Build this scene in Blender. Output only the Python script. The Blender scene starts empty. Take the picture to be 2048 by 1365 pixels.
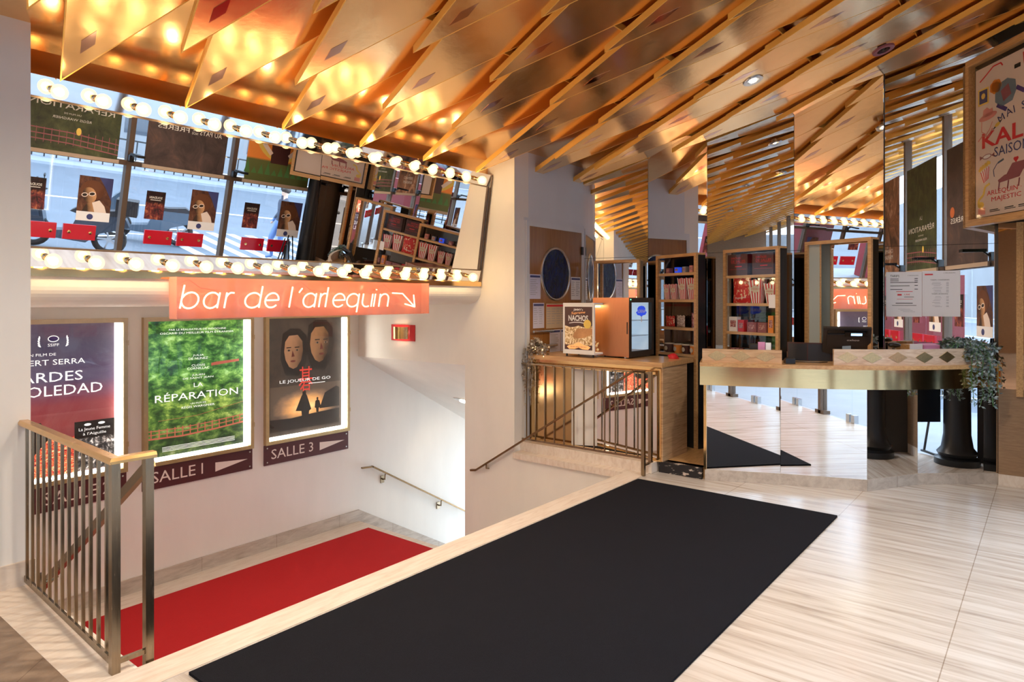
import bpy, bmesh, math, random
from mathutils import Vector, Matrix, Euler
S = bpy.context.scene
C = S.collection
R = math.radians
random.seed(7)

# ------------------------------------------------------------------ camera, sky, exposure
H = 1.65
cam_d = bpy.data.cameras.new('camera'); cam = bpy.data.objects.new('camera', cam_d); C.objects.link(cam)
cam.location = (0, 0, H); cam.rotation_euler = (R(90), 0, R(38.7 - 90))
cam_d.sensor_width = 36; cam_d.lens = 1352 / 2048 * 36; cam_d.shift_y = -82.5 / 2048
cam_d.clip_start = .05; cam_d.clip_end = 200
S.camera = cam
S.view_settings.view_transform = 'Standard'; S.view_settings.look = 'None'
S.view_settings.exposure = 1.0; S.view_settings.gamma = 1.0; S.view_settings.use_curve_mapping = False
w = bpy.data.worlds.new('sky'); S.world = w; w.use_nodes = True
bg = w.node_tree.nodes['Background']; bg.inputs[0].default_value = (.66, .82, 1, 1); bg.inputs[1].default_value = 3.4
cy = S.cycles
cy.max_bounces = 9; cy.diffuse_bounces = 4; cy.glossy_bounces = 7; cy.transmission_bounces = 6; cy.transparent_max_bounces = 14
cy.sample_clamp_indirect = 5; cy.use_denoising = True; cy.caustics_reflective = True; cy.caustics_refractive = False; cy.blur_glossy = .6

def light(kind, name, loc, energy, color, rot=(0, 0, 0), **k):
    d = bpy.data.lights.new(name, kind); d.energy = energy; d.color = color
    for a, b in k.items(): setattr(d, a, b)
    o = bpy.data.objects.new(name, d); C.objects.link(o); o.location = loc; o.rotation_euler = rot
    return o
# low hazy sun behind the houses across the street
light('SUN', 'street_sun', (0, -20, 30), 1.0, (1, .95, .88), (R(38), 0, R(-60)), angle=R(12))

# ------------------------------------------------------------------ materials
def mk(name):
    m = bpy.data.materials.new(name); m.use_nodes = True
    nt = m.node_tree; return m, nt, nt.nodes['Principled BSDF']
def pm(name, col, rough=.5, metal=0, spec=.5, emit=None, es=0, coat=0):
    m, nt, b = mk(name)
    b.inputs['Base Color'].default_value = (*col, 1); b.inputs['Roughness'].default_value = rough
    b.inputs['Metallic'].default_value = metal; b.inputs['Specular IOR Level'].default_value = spec
    if coat: b.inputs['Coat Weight'].default_value = coat; b.inputs['Coat Roughness'].default_value = .05
    if emit: b.inputs['Emission Color'].default_value = (*emit, 1); b.inputs['Emission Strength'].default_value = es
    m.diffuse_color = (*col, 1)
    return m
def em(name, col, s):
    m = bpy.data.materials.new(name); m.use_nodes = True; nt = m.node_tree; nt.nodes.clear()
    e = nt.nodes.new('ShaderNodeEmission'); e.inputs[0].default_value = (*col, 1); e.inputs[1].default_value = s
    o = nt.nodes.new('ShaderNodeOutputMaterial'); nt.links.new(e.outputs[0], o.inputs[0]); return m
def coords(nt, scale=(1, 1, 1), kind='Object', rot=(0, 0, 0), loc=(0, 0, 0)):
    t = nt.nodes.new('ShaderNodeTexCoord'); mp = nt.nodes.new('ShaderNodeMapping')
    mp.inputs['Scale'].default_value = scale; mp.inputs['Rotation'].default_value = rot; mp.inputs['Location'].default_value = loc
    nt.links.new(t.outputs[kind], mp.inputs[0]); return mp.outputs[0]
def noise(nt, vec, scale, detail=5, rough=.55, dist=0):
    n = nt.nodes.new('ShaderNodeTexNoise'); n.inputs['Scale'].default_value = scale; n.inputs['Detail'].default_value = detail
    n.inputs['Roughness'].default_value = rough; n.inputs['Distortion'].default_value = dist
    if vec is not None: nt.links.new(vec, n.inputs['Vector'])
    return n.outputs['Fac']
def ramp(nt, fac, stops):
    r = nt.nodes.new('ShaderNodeValToRGB'); e = r.color_ramp.elements
    while len(e) < len(stops): e.new(.5)
    for i, (p, c) in enumerate(stops): e[i].position = p; e[i].color = (*c, 1)
    nt.links.new(fac, r.inputs[0]); return r.outputs[0]
def mixc(nt, fac, a, b, mode='MIX'):
    m = nt.nodes.new('ShaderNodeMix'); m.data_type = 'RGBA'; m.blend_type = mode
    for i, v in ((0, fac), (6, a), (7, b)):
        if isinstance(v, (int, float)): m.inputs[i].default_value = v
        elif isinstance(v, tuple): m.inputs[i].default_value = (*v, 1)
        else: nt.links.new(v, m.inputs[i])
    return m.outputs[2]
def bump(nt, b, h, s=.2, d=.01):
    n = nt.nodes.new('ShaderNodeBump'); n.inputs['Strength'].default_value = s; n.inputs['Distance'].default_value = d
    nt.links.new(h, n.inputs['Height']); nt.links.new(n.outputs[0], b.inputs['Normal'])
def mathn(nt, op, a, b=None):
    m = nt.nodes.new('ShaderNodeMath'); m.operation = op
    for i, v in enumerate((a, b)):
        if v is None: continue
        if isinstance(v, (int, float)): m.inputs[i].default_value = v
        else: nt.links.new(v, m.inputs[i])
    return m.outputs[0]
def sep(nt, v):
    s = nt.nodes.new('ShaderNodeSeparateXYZ'); nt.links.new(v, s.inputs[0]); return s.outputs
def wood(name, stops, scale=(1, 14, 14), n=5, rough=.4, coat=.2, kind='Object', blocks=None):
    m, nt, b = mk(name); v = coords(nt, scale, kind)
    c = ramp(nt, noise(nt, v, n, 6, .6, .6), stops)
    if blocks:
        br = nt.nodes.new('ShaderNodeTexBrick'); br.inputs['Scale'].default_value = 1
        br.inputs['Brick Width'].default_value = blocks[0]; br.inputs['Row Height'].default_value = blocks[1]; br.inputs['Mortar Size'].default_value = .0008
        br.inputs['Color1'].default_value = (.72, .72, .72, 1); br.inputs['Color2'].default_value = (1.12, 1.08, 1.05, 1); br.inputs['Mortar'].default_value = (.5, .45, .4, 1)
        nt.links.new(coords(nt, (1, 1, 1), kind, blocks[2]), br.inputs['Vector'])
        c = mixc(nt, .8, c, br.outputs[0], 'MULTIPLY')
    nt.links.new(c, b.inputs['Base Color']); b.inputs['Roughness'].default_value = rough
    b.inputs['Coat Weight'].default_value = coat; b.inputs['Coat Roughness'].default_value = .15; return m
def ior_in(nt, f, ior):
    # a thin sheet does not bend the ray, so its back face gets the reciprocal index
    g = nt.nodes.new('ShaderNodeNewGeometry'); nt.links.new(mathn(nt, 'ADD', mathn(nt, 'MULTIPLY', g.outputs['Backfacing'], 1 / ior - ior), ior), f.inputs[0])
def thin_glass(name, tint=(1, 1, 1), refl=1.0, rough=0.0, base=.0):
    m = bpy.data.materials.new(name); m.use_nodes = True; nt = m.node_tree; nt.nodes.clear(); N = nt.nodes.new
    t = N('ShaderNodeBsdfTransparent'); t.inputs[0].default_value = (*tint, 1)
    g = N('ShaderNodeBsdfGlossy'); g.inputs['Roughness'].default_value = rough
    f = N('ShaderNodeFresnel'); ior_in(nt, f, 1.5)
    x = N('ShaderNodeMixShader'); o = N('ShaderNodeOutputMaterial')
    nt.links.new(mathn(nt, 'ADD', mathn(nt, 'MULTIPLY', f.outputs[0], refl), base), x.inputs[0])
    nt.links.new(t.outputs[0], x.inputs[1]); nt.links.new(g.outputs[0], x.inputs[2]); nt.links.new(x.outputs[0], o.inputs[0])
    return m
def brushed(name, col, rough=.3, sc=(2, 60, 2), amt=.12, varc=.25, bs=.0):
    m, nt, b = mk(name); v = coords(nt, sc); f = noise(nt, v, 4, 4, .6)
    b.inputs['Metallic'].default_value = 1
    nt.links.new(ramp(nt, f, [(.3, tuple(x * (1 - varc) for x in col)), (.7, col)]), b.inputs['Base Color'])
    nt.links.new(mathn(nt, 'ADD', mathn(nt, 'MULTIPLY', f, amt), rough - amt / 2), b.inputs['Roughness'])
    if bs: bump(nt, b, noise(nt, coords(nt, (1, 1, 1)), 9, 3), bs, .02)
    return m
X = {}
def paint(name, col, rough=.55, var=.06, sc=3):
    m, nt, b = mk(name); f = noise(nt, coords(nt, (1, 1, .35)), sc, 6, .6)
    nt.links.new(ramp(nt, f, [(.3, tuple(c * (1 - var) for c in col)), (.7, col)]), b.inputs['Base Color']); b.inputs['Roughness'].default_value = rough
    return m
X['white'] = paint('cream_white_paint', (.85, .80, .73))
X['grey'] = paint('daylit_grey_paint', (.70, .71, .73), .45)  # cool daylight tone of the door wall is put into this grey
def travertine(name, a, bcol, c, scale=(1.2, 9, 3), rot=0, rough=.16, tile=None, pits=True):
    m, nt, b = mk(name); v = coords(nt, scale, 'Object', (0, 0, rot))
    f = noise(nt, v, 2.2, 9, .62, .5); g = noise(nt, coords(nt, (1, 1, 1)), .9, 3)
    col = ramp(nt, f, [(.25, c), (.45, bcol), (.62, a), (.8, tuple(x * .93 for x in a))])
    col = mixc(nt, mathn(nt, 'MULTIPLY', g, .35), col, bcol)
    if pits:
        p = noise(nt, coords(nt, (scale[0] * 5, scale[1] * 5, 10), 'Object', (0, 0, rot)), 5, 3, .6)
        pm_ = ramp(nt, p, [(.66, (1, 1, 1)), (.74, (.62, .52, .44))]); col = mixc(nt, .6, col, pm_, 'MULTIPLY')
    if tile:
        br = nt.nodes.new('ShaderNodeTexBrick'); br.inputs['Scale'].default_value = 1; br.inputs['Brick Width'].default_value = tile[0]; br.inputs['Row Height'].default_value = tile[1]
        br.inputs['Mortar Size'].default_value = .0025; br.inputs['Color1'].default_value = (1, 1, 1, 1); br.inputs['Color2'].default_value = (.93, .92, .9, 1); br.inputs['Mortar'].default_value = (.6, .54, .48, 1)
        nt.links.new(coords(nt, (1, 1, 1), 'Object', (0, 0, tile[2]), tile[3] if len(tile) > 3 else (0, 0, 0)), br.inputs['Vector']); col = mixc(nt, 1.0, col, br.outputs[0], 'MULTIPLY')
    nt.links.new(col, b.inputs['Base Color'])
    nt.links.new(mathn(nt, 'ADD', mathn(nt, 'MULTIPLY', f, .15), rough), b.inputs['Roughness'])
    return m
X['floor'] = travertine('pale_travertine', (.66, .605, .555), (.53, .46, .40), (.24, .185, .145), (9, .5, 3), R(8), .13, (6, .89, 0, (0, -.39, 0)))
X['brown_floor'] = travertine('brown_travertine', (.34, .24, .165), (.22, .145, .095), (.10, .065, .045), (2, 3, 3), R(30), .3, (.9, .9, R(45)))
X['trav'] = travertine('travertine_border', (.80, .70, .60), (.72, .60, .49), (.58, .45, .35), (2, 14, 6), 0, .3)
X['skirt'] = travertine('grey_travertine', (.62, .54, .46), (.5, .42, .35), (.36, .29, .23), (2, 8, 8), 0, .4, (.9, 4, 0))
X['mirror'] = pm('mirror_silver', (.93, .93, .93), .0, 1)
X['dmirror'] = pm('smoked_mirror', (.55, .5, .46), .02, 1)
X['steel'] = pm('polished_steel', (.88, .88, .90), .035, 1)
X['inlay'] = pm('copper_mirror', (.62, .40, .34), .1, 1)
X['brass'] = brushed('brushed_brass', (.96, .66, .31), .12, (2, 2, 40), .06, .08)
X['gold'] = brushed('rolled_copper_gold', (.93, .63, .33), .19, (1.2, .8, 1), .10, .08, .05)
X['gold'].node_tree.nodes['Principled BSDF'].inputs['Anisotropic'].default_value = .3
X['edge'] = pm('gilded_board_edge', (.92, .50, .10), .45, .1)
X['rail'] = brushed('aged_brass_bar', (.36, .28, .19), .24, (30, 30, 1.5), .2, .3)
X['handrail'] = brushed('dark_brass_rail', (.24, .15, .075), .26, (3, 3, 3), .1, .2)
X['railtop'] = brushed('polished_brass_rail', (.80, .48, .19), .26, (3, 3, 3), .1, .15)
X['frame'] = brushed('brass_frame', (.62, .47, .27), .32, (3, 3, 3), .1, .15)
X['bronze'] = pm('bronze_mullion', (.16, .11, .08), .4, .6)
X['black'] = pm('black_plastic', (.012, .012, .014), .25)
X['dark'] = pm('dark_laminate', (.03, .025, .022), .4)
X['rubber'] = pm('matt_black', (.02, .02, .02), .7)
X['glass'] = thin_glass('window_glass', (.95, .97, .98), .8)
X['cglass'] = thin_glass('cabinet_glass', (.98, .985, .98), .45)
X['oak'] = wood('oiled_oak', [(.3, (.42, .22, .08)), (.55, (.60, .34, .14)), (.75, (.70, .43, .2))])
X['shelf'] = wood('pale_shelf_wood', [(.3, (.62, .36, .16)), (.7, (.78, .50, .26))])
X['door'] = wood('brown_veneer', [(.3, (.27, .115, .034)), (.7, (.37, .165, .05))], (14, 14, 1), 3, .22, .5)
X['silver'] = pm('satin_steel', (.6, .6, .6), .25, 1)

# ------------------------------------------------------------------ mesh builder
class MB:
    def __init__(s): s.v = []; s.f = []; s.m = []
    def add(s, vs, fs, mi=0):
        n = len(s.v); s.v += [tuple(p) for p in vs]; s.f += [tuple(i + n for i in f) for f in fs]; s.m += [mi] * len(fs); return s
    def box(s, a, b, mi=0, M=None):
        x0, y0, z0 = a; x1, y1, z1 = b
        if x0 > x1: x0, x1 = x1, x0
        if y0 > y1: y0, y1 = y1, y0
        if z0 > z1: z0, z1 = z1, z0
        vs = [(x0, y0, z0), (x1, y0, z0), (x1, y1, z0), (x0, y1, z0), (x0, y0, z1), (x1, y0, z1), (x1, y1, z1), (x0, y1, z1)]
        if M: vs = [M @ Vector(p) for p in vs]
        return s.add(vs, [(3, 2, 1, 0), (4, 5, 6, 7), (0, 1, 5, 4), (1, 2, 6, 5), (2, 3, 7, 6), (3, 0, 4, 7)], mi)
    def prism(s, poly, axis, a, b, mi=0, mi_cap=None):
        # poly = 2D points; axis = extrusion axis ('x','y','z')
        n = len(poly)
        def P(p, t): return (t, p[0], p[1]) if axis == 'x' else ((p[0], t, p[1]) if axis == 'y' else (p[0], p[1], t))
        vs = [P(p, a) for p in poly] + [P(p, b) for p in poly]
        s.add(vs, [(i, (i + 1) % n, n + (i + 1) % n, n + i) for i in range(n)], mi)
        k = len(s.v) - 2 * n; s.f += [tuple(k + i for i in range(n))[::-1], tuple(k + n + i for i in range(n))]; s.m += [mi if mi_cap is None else mi_cap] * 2
        return s
    def tube(s, pts, r, seg=8, mi=0, closed=False, cap=True):
        pts = [Vector(p) for p in pts]; n = len(pts); rings = []
        rr = r if isinstance(r, (list, tuple)) else [r] * n
        up = Vector((0, 0, 1)); prev = None
        for i, p in enumerate(pts):
            t = (pts[(i + 1) % n] - pts[i - 1]) if closed else (pts[min(i + 1, n - 1)] - pts[max(i - 1, 0)])
            t.normalize()
            if prev is None:
                a = t.cross(up)
                if a.length < .05: a = t.cross(Vector((1, 0, 0)))
            else: a = prev - t * prev.dot(t)
            a.normalize(); prev = a; b = t.cross(a)
            rings.append([p + (a * math.cos(2 * math.pi * k / seg) + b * math.sin(2 * math.pi * k / seg)) * rr[i] for k in range(seg)])
        vs = [q for g in rings for q in g]; fs = []
        for i in range(n if closed else n - 1):
            j = (i + 1) % n
            for k in range(seg): fs.append((i * seg + k, i * seg + (k + 1) % seg, j * seg + (k + 1) % seg, j * seg + k))
        if cap and not closed: fs += [tuple(range(seg))[::-1], tuple((n - 1) * seg + k for k in range(seg))]
        return s.add(vs, fs, mi)
    def bar(s, a, b, w, h=None, mi=0):
        # square bar from a to b
        a, b = Vector(a), Vector(b); t = (b - a).normalized(); h = h or w
        x = t.cross(Vector((0, 0, 1)))
        if x.length < .05: x = Vector((1, 0, 0))
        x.normalize(); y = x.cross(t)
        vs = [p + x * (w / 2 * sx) + y * (h / 2 * sy) for p in (a, b) for sx, sy in ((-1, -1), (1, -1), (1, 1), (-1, 1))]
        return s.add(vs, [(0, 1, 2, 3), (7, 6, 5, 4), (0, 4, 5, 1), (1, 5, 6, 2), (2, 6, 7, 3), (3, 7, 4, 0)], mi)
    def lathe(s, prof, seg=20, c=(0, 0, 0), axis='z', mi=0, arc=None):
        vs = []; fs = []; n = len(prof)
        for k in range(seg):
            a = 2 * math.pi * k / seg
            for r, h in prof:
                p = (r * math.cos(a), r * math.sin(a), h)
                if axis == 'y': p = (p[0], h, p[1])
                if axis == 'x': p = (h, p[0], p[1])
                vs.append((p[0] + c[0], p[1] + c[1], p[2] + c[2]))
        for k in range(seg):
            k2 = (k + 1) % seg
            for i in range(n - 1): fs.append((k * n + i, k2 * n + i, k2 * n + i + 1, k * n + i + 1))
        return s.add(vs, fs, mi)
    def ball(s, c, r, seg=14, rings=8, mi=0, sc=(1, 1, 1)):
        prof = [(max(1e-4, r * math.sin(math.pi * i / rings)), -r * math.cos(math.pi * i / rings)) for i in range(rings + 1)]
        n0 = len(s.v); s.lathe(prof, seg, (0, 0, 0), 'z', mi)
        for i in range(n0, len(s.v)): p = s.v[i]; s.v[i] = (p[0] * sc[0] + c[0], p[1] * sc[1] + c[1], p[2] * sc[2] + c[2])
        return s
    def poly(s, pts, mi=0, y=0, t=.0012):
        # flat cut-out in the local xz plane, front at y, thickness behind
        A = sum(pts[i][0] * pts[(i + 1) % len(pts)][1] - pts[(i + 1) % len(pts)][0] * pts[i][1] for i in range(len(pts)))
        if A < 0: pts = pts[::-1]
        n = len(pts)
        return s.add([(p[0], y, p[1]) for p in pts] + [(p[0], y + t, p[1]) for p in pts], [tuple(range(n)), tuple(range(2 * n - 1, n - 1, -1))] + [(i, n + i, n + (i + 1) % n, (i + 1) % n) for i in range(n)], mi)
    def ell(s, cx, cz, rx, rz, mi=0, y=0, rot=0, n=18, t=.0012, a0=0, a1=360):
        c, sn = math.cos(R(rot)), math.sin(R(rot)); pts = []
        full = abs(a1 - a0) >= 360
        for i in range(n if full else n + 1):
            a = R(a0 + (a1 - a0) * i / n); x, z = rx * math.cos(a), rz * math.sin(a); pts.append((cx + x * c - z * sn, cz + x * sn + z * c))
        return s.poly(pts, mi, y, t)
    def line(s, pts, wd, mi=0, y=0, t=.0012):
        for (x0, z0), (x1, z1) in zip(pts, pts[1:]):
            dx, dz = x1 - x0, z1 - z0; L = math.hypot(dx, dz) or 1; nx, nz = -dz / L * wd / 2, dx / L * wd / 2
            s.poly([(x0 + nx, z0 + nz), (x1 + nx, z1 + nz), (x1 - nx, z1 - nz), (x0 - nx, z0 - nz)], mi, y, t)
        return s
    def text(s, txt, x, z, w=None, h=None, mi=0, y=0, al='l', rot=0, shear=0, mirror=False, bold=0):
        cu = bpy.data.curves.new('t', 'FONT'); cu.body = txt; cu.size = 1; cu.extrude = 0; cu.resolution_u = 2; cu.shear = shear; cu.offset = bold
        ob = bpy.data.objects.new('t', cu); C.objects.link(ob)
        dg = bpy.context.evaluated_depsgraph_get(); me = bpy.data.meshes.new_from_object(ob.evaluated_get(dg))
        vs = [v.co.copy() for v in me.vertices]; fs = [tuple(p.vertices) for p in me.polygons]
        bpy.data.objects.remove(ob); bpy.data.curves.remove(cu); bpy.data.meshes.remove(me)
        if not vs: return s
        x0, x1 = min(v.x for v in vs), max(v.x for v in vs); y0, y1 = min(v.y for v in vs), max(v.y for v in vs)
        sx = w / (x1 - x0) if w else None; sz = h / (y1 - y0) if h else None
        sx = sx or sz; sz = sz or sx; W = (x1 - x0) * sx
        ox = x - (W / 2 if al == 'c' else (W if al == 'r' else 0)); c, sn = math.cos(R(rot)), math.sin(R(rot))
        out = []
        for v in vs:
            px, pz = (v.x - x0) * sx, (v.y - y0) * sz
            if mirror: px = W - px
            px += ox - x; out.append((x + px * c - pz * sn, y, z + px * sn + pz * c))
        return s.add(out, fs, mi)
    def build(s, name, mats, parent=None, smooth=False, loc=None):
        me = bpy.data.meshes.new(name); me.from_pydata(s.v, [], s.f)
        for m in (mats if isinstance(mats, (list, tuple)) else [mats]): me.materials.append(X[m] if isinstance(m, str) else m)
        for p, i in zip(me.polygons, s.m): p.material_index = i; p.use_smooth = smooth
        me.update()
        if smooth:
            try: me.set_sharp_from_angle(angle=R(38))
            except Exception: pass
        o = bpy.data.objects.new(name, me); C.objects.link(o)
        if parent: o.parent = parent
        if loc: o.location = loc
        return o
def thing(name, label, cat, loc=(0, 0, 0), rz=0, group=None):
    o = bpy.data.objects.new(name, None); C.objects.link(o); o.location = loc; o.rotation_euler = (0, 0, rz); o.empty_display_size = .1
    return tag(o, label, cat, group)
def tag(o, label, cat, group=None, kind=None):
    o['label'] = label; o['category'] = cat
    if group: o['group'] = group
    if kind: o['kind'] = kind
    return o
def st(o, label=None, cat='structure'):
    o['kind'] = 'structure'
    if label: o['label'] = label; o['category'] = cat
    return o
def dup(o, loc=None, parent=None):
    c = o.copy(); C.objects.link(c)
    if parent: c.parent = parent
    if loc is not None: c.location = loc
    for ch in o.children: dup(ch, None, c)
    return c
ORD = 'first second third fourth fifth sixth seventh eighth ninth tenth eleventh twelfth thirteenth fourteenth fifteenth sixteenth seventeenth'.split()
# ------------------------------------------------------------------ more materials
def carpet(name, c1, c2, sc=350):
    m, nt, b = mk(name); v = coords(nt); f = noise(nt, v, sc, 2, .7); g = noise(nt, v, 6, 4)
    col = ramp(nt, f, [(.3, c1), (.72, c2)]); nt.links.new(mixc(nt, mathn(nt, 'MULTIPLY', g, .3), col, c1), b.inputs['Base Color'])
    b.inputs['Roughness'].default_value = .95; b.inputs['Specular IOR Level'].default_value = .15; bump(nt, b, f, .6, .004); return m
X['red'] = carpet('red_carpet', (.42, .01, .015), (.58, .03, .03))
X['mat'] = carpet('black_carpet', (.003, .003, .005), (.016, .016, .023))
X['bulb'] = em('warm_bulb_core', (1, .79, .48), 62)
m = bpy.data.materials.new('warm_glass_globe'); m.use_nodes = True; nt = m.node_tree; nt.nodes.clear(); N = nt.nodes.new
t_ = N('ShaderNodeBsdfTransparent'); t_.inputs[0].default_value = (1, .93, .82, 1); e_ = N('ShaderNodeEmission'); e_.inputs[0].default_value = (1, .64, .30, 1); e_.inputs[1].default_value = 1.5
x_ = N('ShaderNodeMixShader'); x_.inputs[0].default_value = .6; o_ = N('ShaderNodeOutputMaterial'); nt.links.new(t_.outputs[0], x_.inputs[1]); nt.links.new(e_.outputs[0], x_.inputs[2]); nt.links.new(x_.outputs[0], o_.inputs[0]); X['globe'] = m
X['tube'] = em('white_tube_glow', (1, .95, .85), 22)
X['copper_mirror'] = pm('copper_tinted_mirror', (.85, .55, .36), .02, 1)
X['panelwood'] = wood('brown_panel', [(.3, (.26, .15, .08)), (.7, (.36, .22, .12))], (2, 2, 14))
X['redplate'] = pm('red_acrylic', (.55, .01, .03), .15)
X['pave'] = paint('pavement', (.26, .29, .34), .7, .15, 1.5); X['asphalt'] = paint('asphalt', (.11, .135, .175), .6, .2, 1)
X['paintwhite'] = pm('road_paint', (.6, .62, .66), .6)
X['stone'] = paint('pale_stone', (.24, .25, .27), .8, .2, .6)
X['darkglass'] = pm('dark_window', (.05, .06, .08), .1)
m, nt, bb = mk('chipped_black_paint'); n_ = noise(nt, coords(nt, (1, 1, 3)), 9, 5, .7)
nt.links.new(ramp(nt, n_, [(.56, (.012, .01, .012)), (.6, (.6, .5, .42))]), bb.inputs['Base Color']); X['chipped'] = m
def acrylic(name, tint, dif, mix):
    m = bpy.data.materials.new(name); m.use_nodes = True; nt = m.node_tree; nt.nodes.clear(); N = nt.nodes.new
    t = N('ShaderNodeBsdfTransparent'); t.inputs[0].default_value = (*tint, 1)
    d = N('ShaderNodeBsdfDiffuse'); d.inputs[0].default_value = (*dif, 1); tr = N('ShaderNodeBsdfTranslucent'); tr.inputs[0].default_value = (*dif, 1)
    a = N('ShaderNodeMixShader'); nt.links.new(d.outputs[0], a.inputs[1]); nt.links.new(tr.outputs[0], a.inputs[2])
    x = N('ShaderNodeMixShader'); x.inputs[0].default_value = mix; nt.links.new(t.outputs[0], x.inputs[1]); nt.links.new(a.outputs[0], x.inputs[2])
    g = N('ShaderNodeBsdfGlossy'); g.inputs['Roughness'].default_value = .03; f = N('ShaderNodeFresnel'); ior_in(nt, f, 1.45)
    y = N('ShaderNodeMixShader'); o = N('ShaderNodeOutputMaterial'); nt.links.new(f.outputs[0], y.inputs[0]); nt.links.new(x.outputs[0], y.inputs[1]); nt.links.new(g.outputs[0], y.inputs[2]); nt.links.new(y.outputs[0], o.inputs[0]); return m
X['acrylic'] = acrylic('pink_acrylic', (1, .80, .74), (1, .70, .62), .36)
X['acrylic_clear'] = acrylic('clear_acrylic', (1, .86, .82), (.95, .5, .42), .12)
X['neon'] = em('neon_glow', (1, .56, .32), 4.6)
X['maroon'] = pm('maroon_sign_paint', (.085, .012, .014), .45); X['cream'] = pm('sign_cream', (.86, .72, .64), .5)
X['paper'] = pm('white_paper', (.9, .9, .93), .6); X['ink'] = pm('black_ink', (.02, .02, .025), .6); X['redink'] = pm('red_ink', (.72, .04, .05), .6)
X['greyink'] = pm('grey_ink', (.35, .35, .4), .6); X['lilac'] = pm('lilac_paper', (.62, .60, .74), .6); X['pinkp'] = pm('pink_card', (.72, .3, .52), .5)
X['tan'] = pm('tan_paper', (.60, .48, .34), .6)
X['wtext'] = pm('white_lettering', (.9, .9, .88), .5, emit=(1, 1, .97), es=.45); X['gtext'] = pm('pale_lettering', (.75, .72, .66), .5)
X['plain_white'] = pm('plain_white', (.85, .84, .82), .45); X['orange'] = pm('orange_print', (.85, .28, .04), .5); X['yellow'] = pm('yellow_print', (.88, .62, .12), .5)
X['redp'] = pm('red_print', (.62, .02, .03), .4); X['brownp'] = pm('dark_brown_print', (.07, .022, .02), .4); X['navy'] = pm('navy_print', (.05, .06, .2), .5)
X['slate'] = pm('slate_print', (.18, .24, .30), .5); X['mauve'] = pm('mauve_print', (.32, .10, .12), .5); X['salmon'] = pm('salmon_print', (.75, .30, .27), .5)
X['purple'] = pm('purple_print', (.10, .06, .26), .5); X['green'] = pm('green_print', (.08, .22, .06), .6)

X['shade'] = pm('dark_print', (.03, .018, .012), .5); X['lips'] = pm('lip_print', (.25, .06, .04), .5); X['kred'] = pm('poster_red', (.62, .05, .03), .5, emit=(.7, .05, .03), es=.35)
X['kale'] = pm('pink_white_poster', (.80, .66, .60), .6); X['blk'] = pm('soft_black', (.02, .018, .02), .4)
X['leather'] = pm('dark_leather', (.025, .027, .034), .33); X['lcd'] = em('blue_display', (.35, .6, 1), 1.3); X['cuplabel'] = pm('cup_label', (.7, .62, .5), .5)
X['led'] = em('green_led', (.1, 1, .3), 3); X['bluesign'] = pm('blue_sign', (.02, .05, .42), .4, emit=(.02, .06, .6), es=.5)
X['fridge_in'] = pm('glowing_fridge_lining', (.75, .85, .95), .4, emit=(.6, .8, 1), es=.22); X['fridge'] = brushed('fridge_copper_grey', (.46, .22, .12), .32, (40, 2, 2), .1, .1)  # lining glows to stand in for the light inside the fridge
X['popc'] = None
def poster(name, stops, sc, dist=0, grad=None, es=.5, det=9, stretch=(1, 1, 1)):
    # printed picture: noise clouds in a colour scale, optionally blended with a vertical colour scale; backlit when es > 0
    m, nt, b = mk(name); v = coords(nt, stretch, 'Generated'); c = ramp(nt, noise(nt, v, sc, det, .68, dist), stops)
    if grad:
        z = sep(nt, coords(nt, (1, 1, 1), 'Generated'))[2]; g = ramp(nt, z, grad[0]); c = mixc(nt, grad[1], c, g, grad[2] if len(grad) > 2 else 'MIX')
    nt.links.new(c, b.inputs['Base Color']); b.inputs['Roughness'].default_value = .5
    if es: nt.links.new(c, b.inputs['Emission Color']); b.inputs['Emission Strength'].default_value = es
    return m
X['p_forest'] = poster('forest_picture', [(.32, (.004, .016, .006)), (.44, (.02, .06, .015)), (.52, (.07, .15, .03)), (.60, (.20, .30, .07)), (.72, (.50, .56, .28))], 7, .25, ([(0, (.10, .09, .08)), (.16, (.35, .38, .3)), (.35, (1, .9, .6)), (.6, (.62, .92, .85)), (.8, (.7, .95, .95)), (1, (.7, .9, .6))], .85, 'MULTIPLY'), .9, 12, (1, 1, 2.1))
X['p_soledad'] = poster('red_violet_picture', [(.35, (.55, .55, .6)), (.6, (1, 1, 1))], 3.5, 1.2, ([(0, (.10, .006, .008)), (.33, (.26, .005, .007)), (.46, (.25, .008, .016)), (.52, (.17, .015, .055)), (.62, (.06, .018, .08)), (.85, (.028, .014, .06)), (1, (.06, .014, .045))], .93), .3)
X['p_jewel'] = poster('jewelled_cloth_picture', [(.38, (.03, .005, .01)), (.48, (.5, .03, .02)), (.56, (.9, .2, .05)), (.64, (1, .75, .5))], 22, 1.5, None, .9)
X['p_go'] = poster('dark_smoke_picture', [(.3, (.014, .009, .007)), (.7, (.055, .036, .024))], 3, .8, None, .55)
X['p_glow'] = None
m, nt, bb = mk('ember_glow_picture'); t_ = sep(nt, coords(nt, (1, 1, 1), 'Generated'))
dx = mathn(nt, 'MULTIPLY', mathn(nt, 'SUBTRACT', t_[0], .5), 2.0); dz = mathn(nt, 'MULTIPLY', mathn(nt, 'SUBTRACT', t_[2], .45), 2.2)
rr_ = mathn(nt, 'SQRT', mathn(nt, 'ADD', mathn(nt, 'MULTIPLY', dx, dx), mathn(nt, 'MULTIPLY', dz, dz)))
c_ = ramp(nt, mathn(nt, 'ADD', rr_, mathn(nt, 'MULTIPLY', mathn(nt, 'SUBTRACT', noise(nt, coords(nt, (1, 1, 1), 'Generated'), 5, 6), .5), .5)), [(.0, (.95, .62, .26)), (.45, (.6, .28, .09)), (.75, (.2, .11, .06)), (.95, (.07, .045, .03))])
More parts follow.
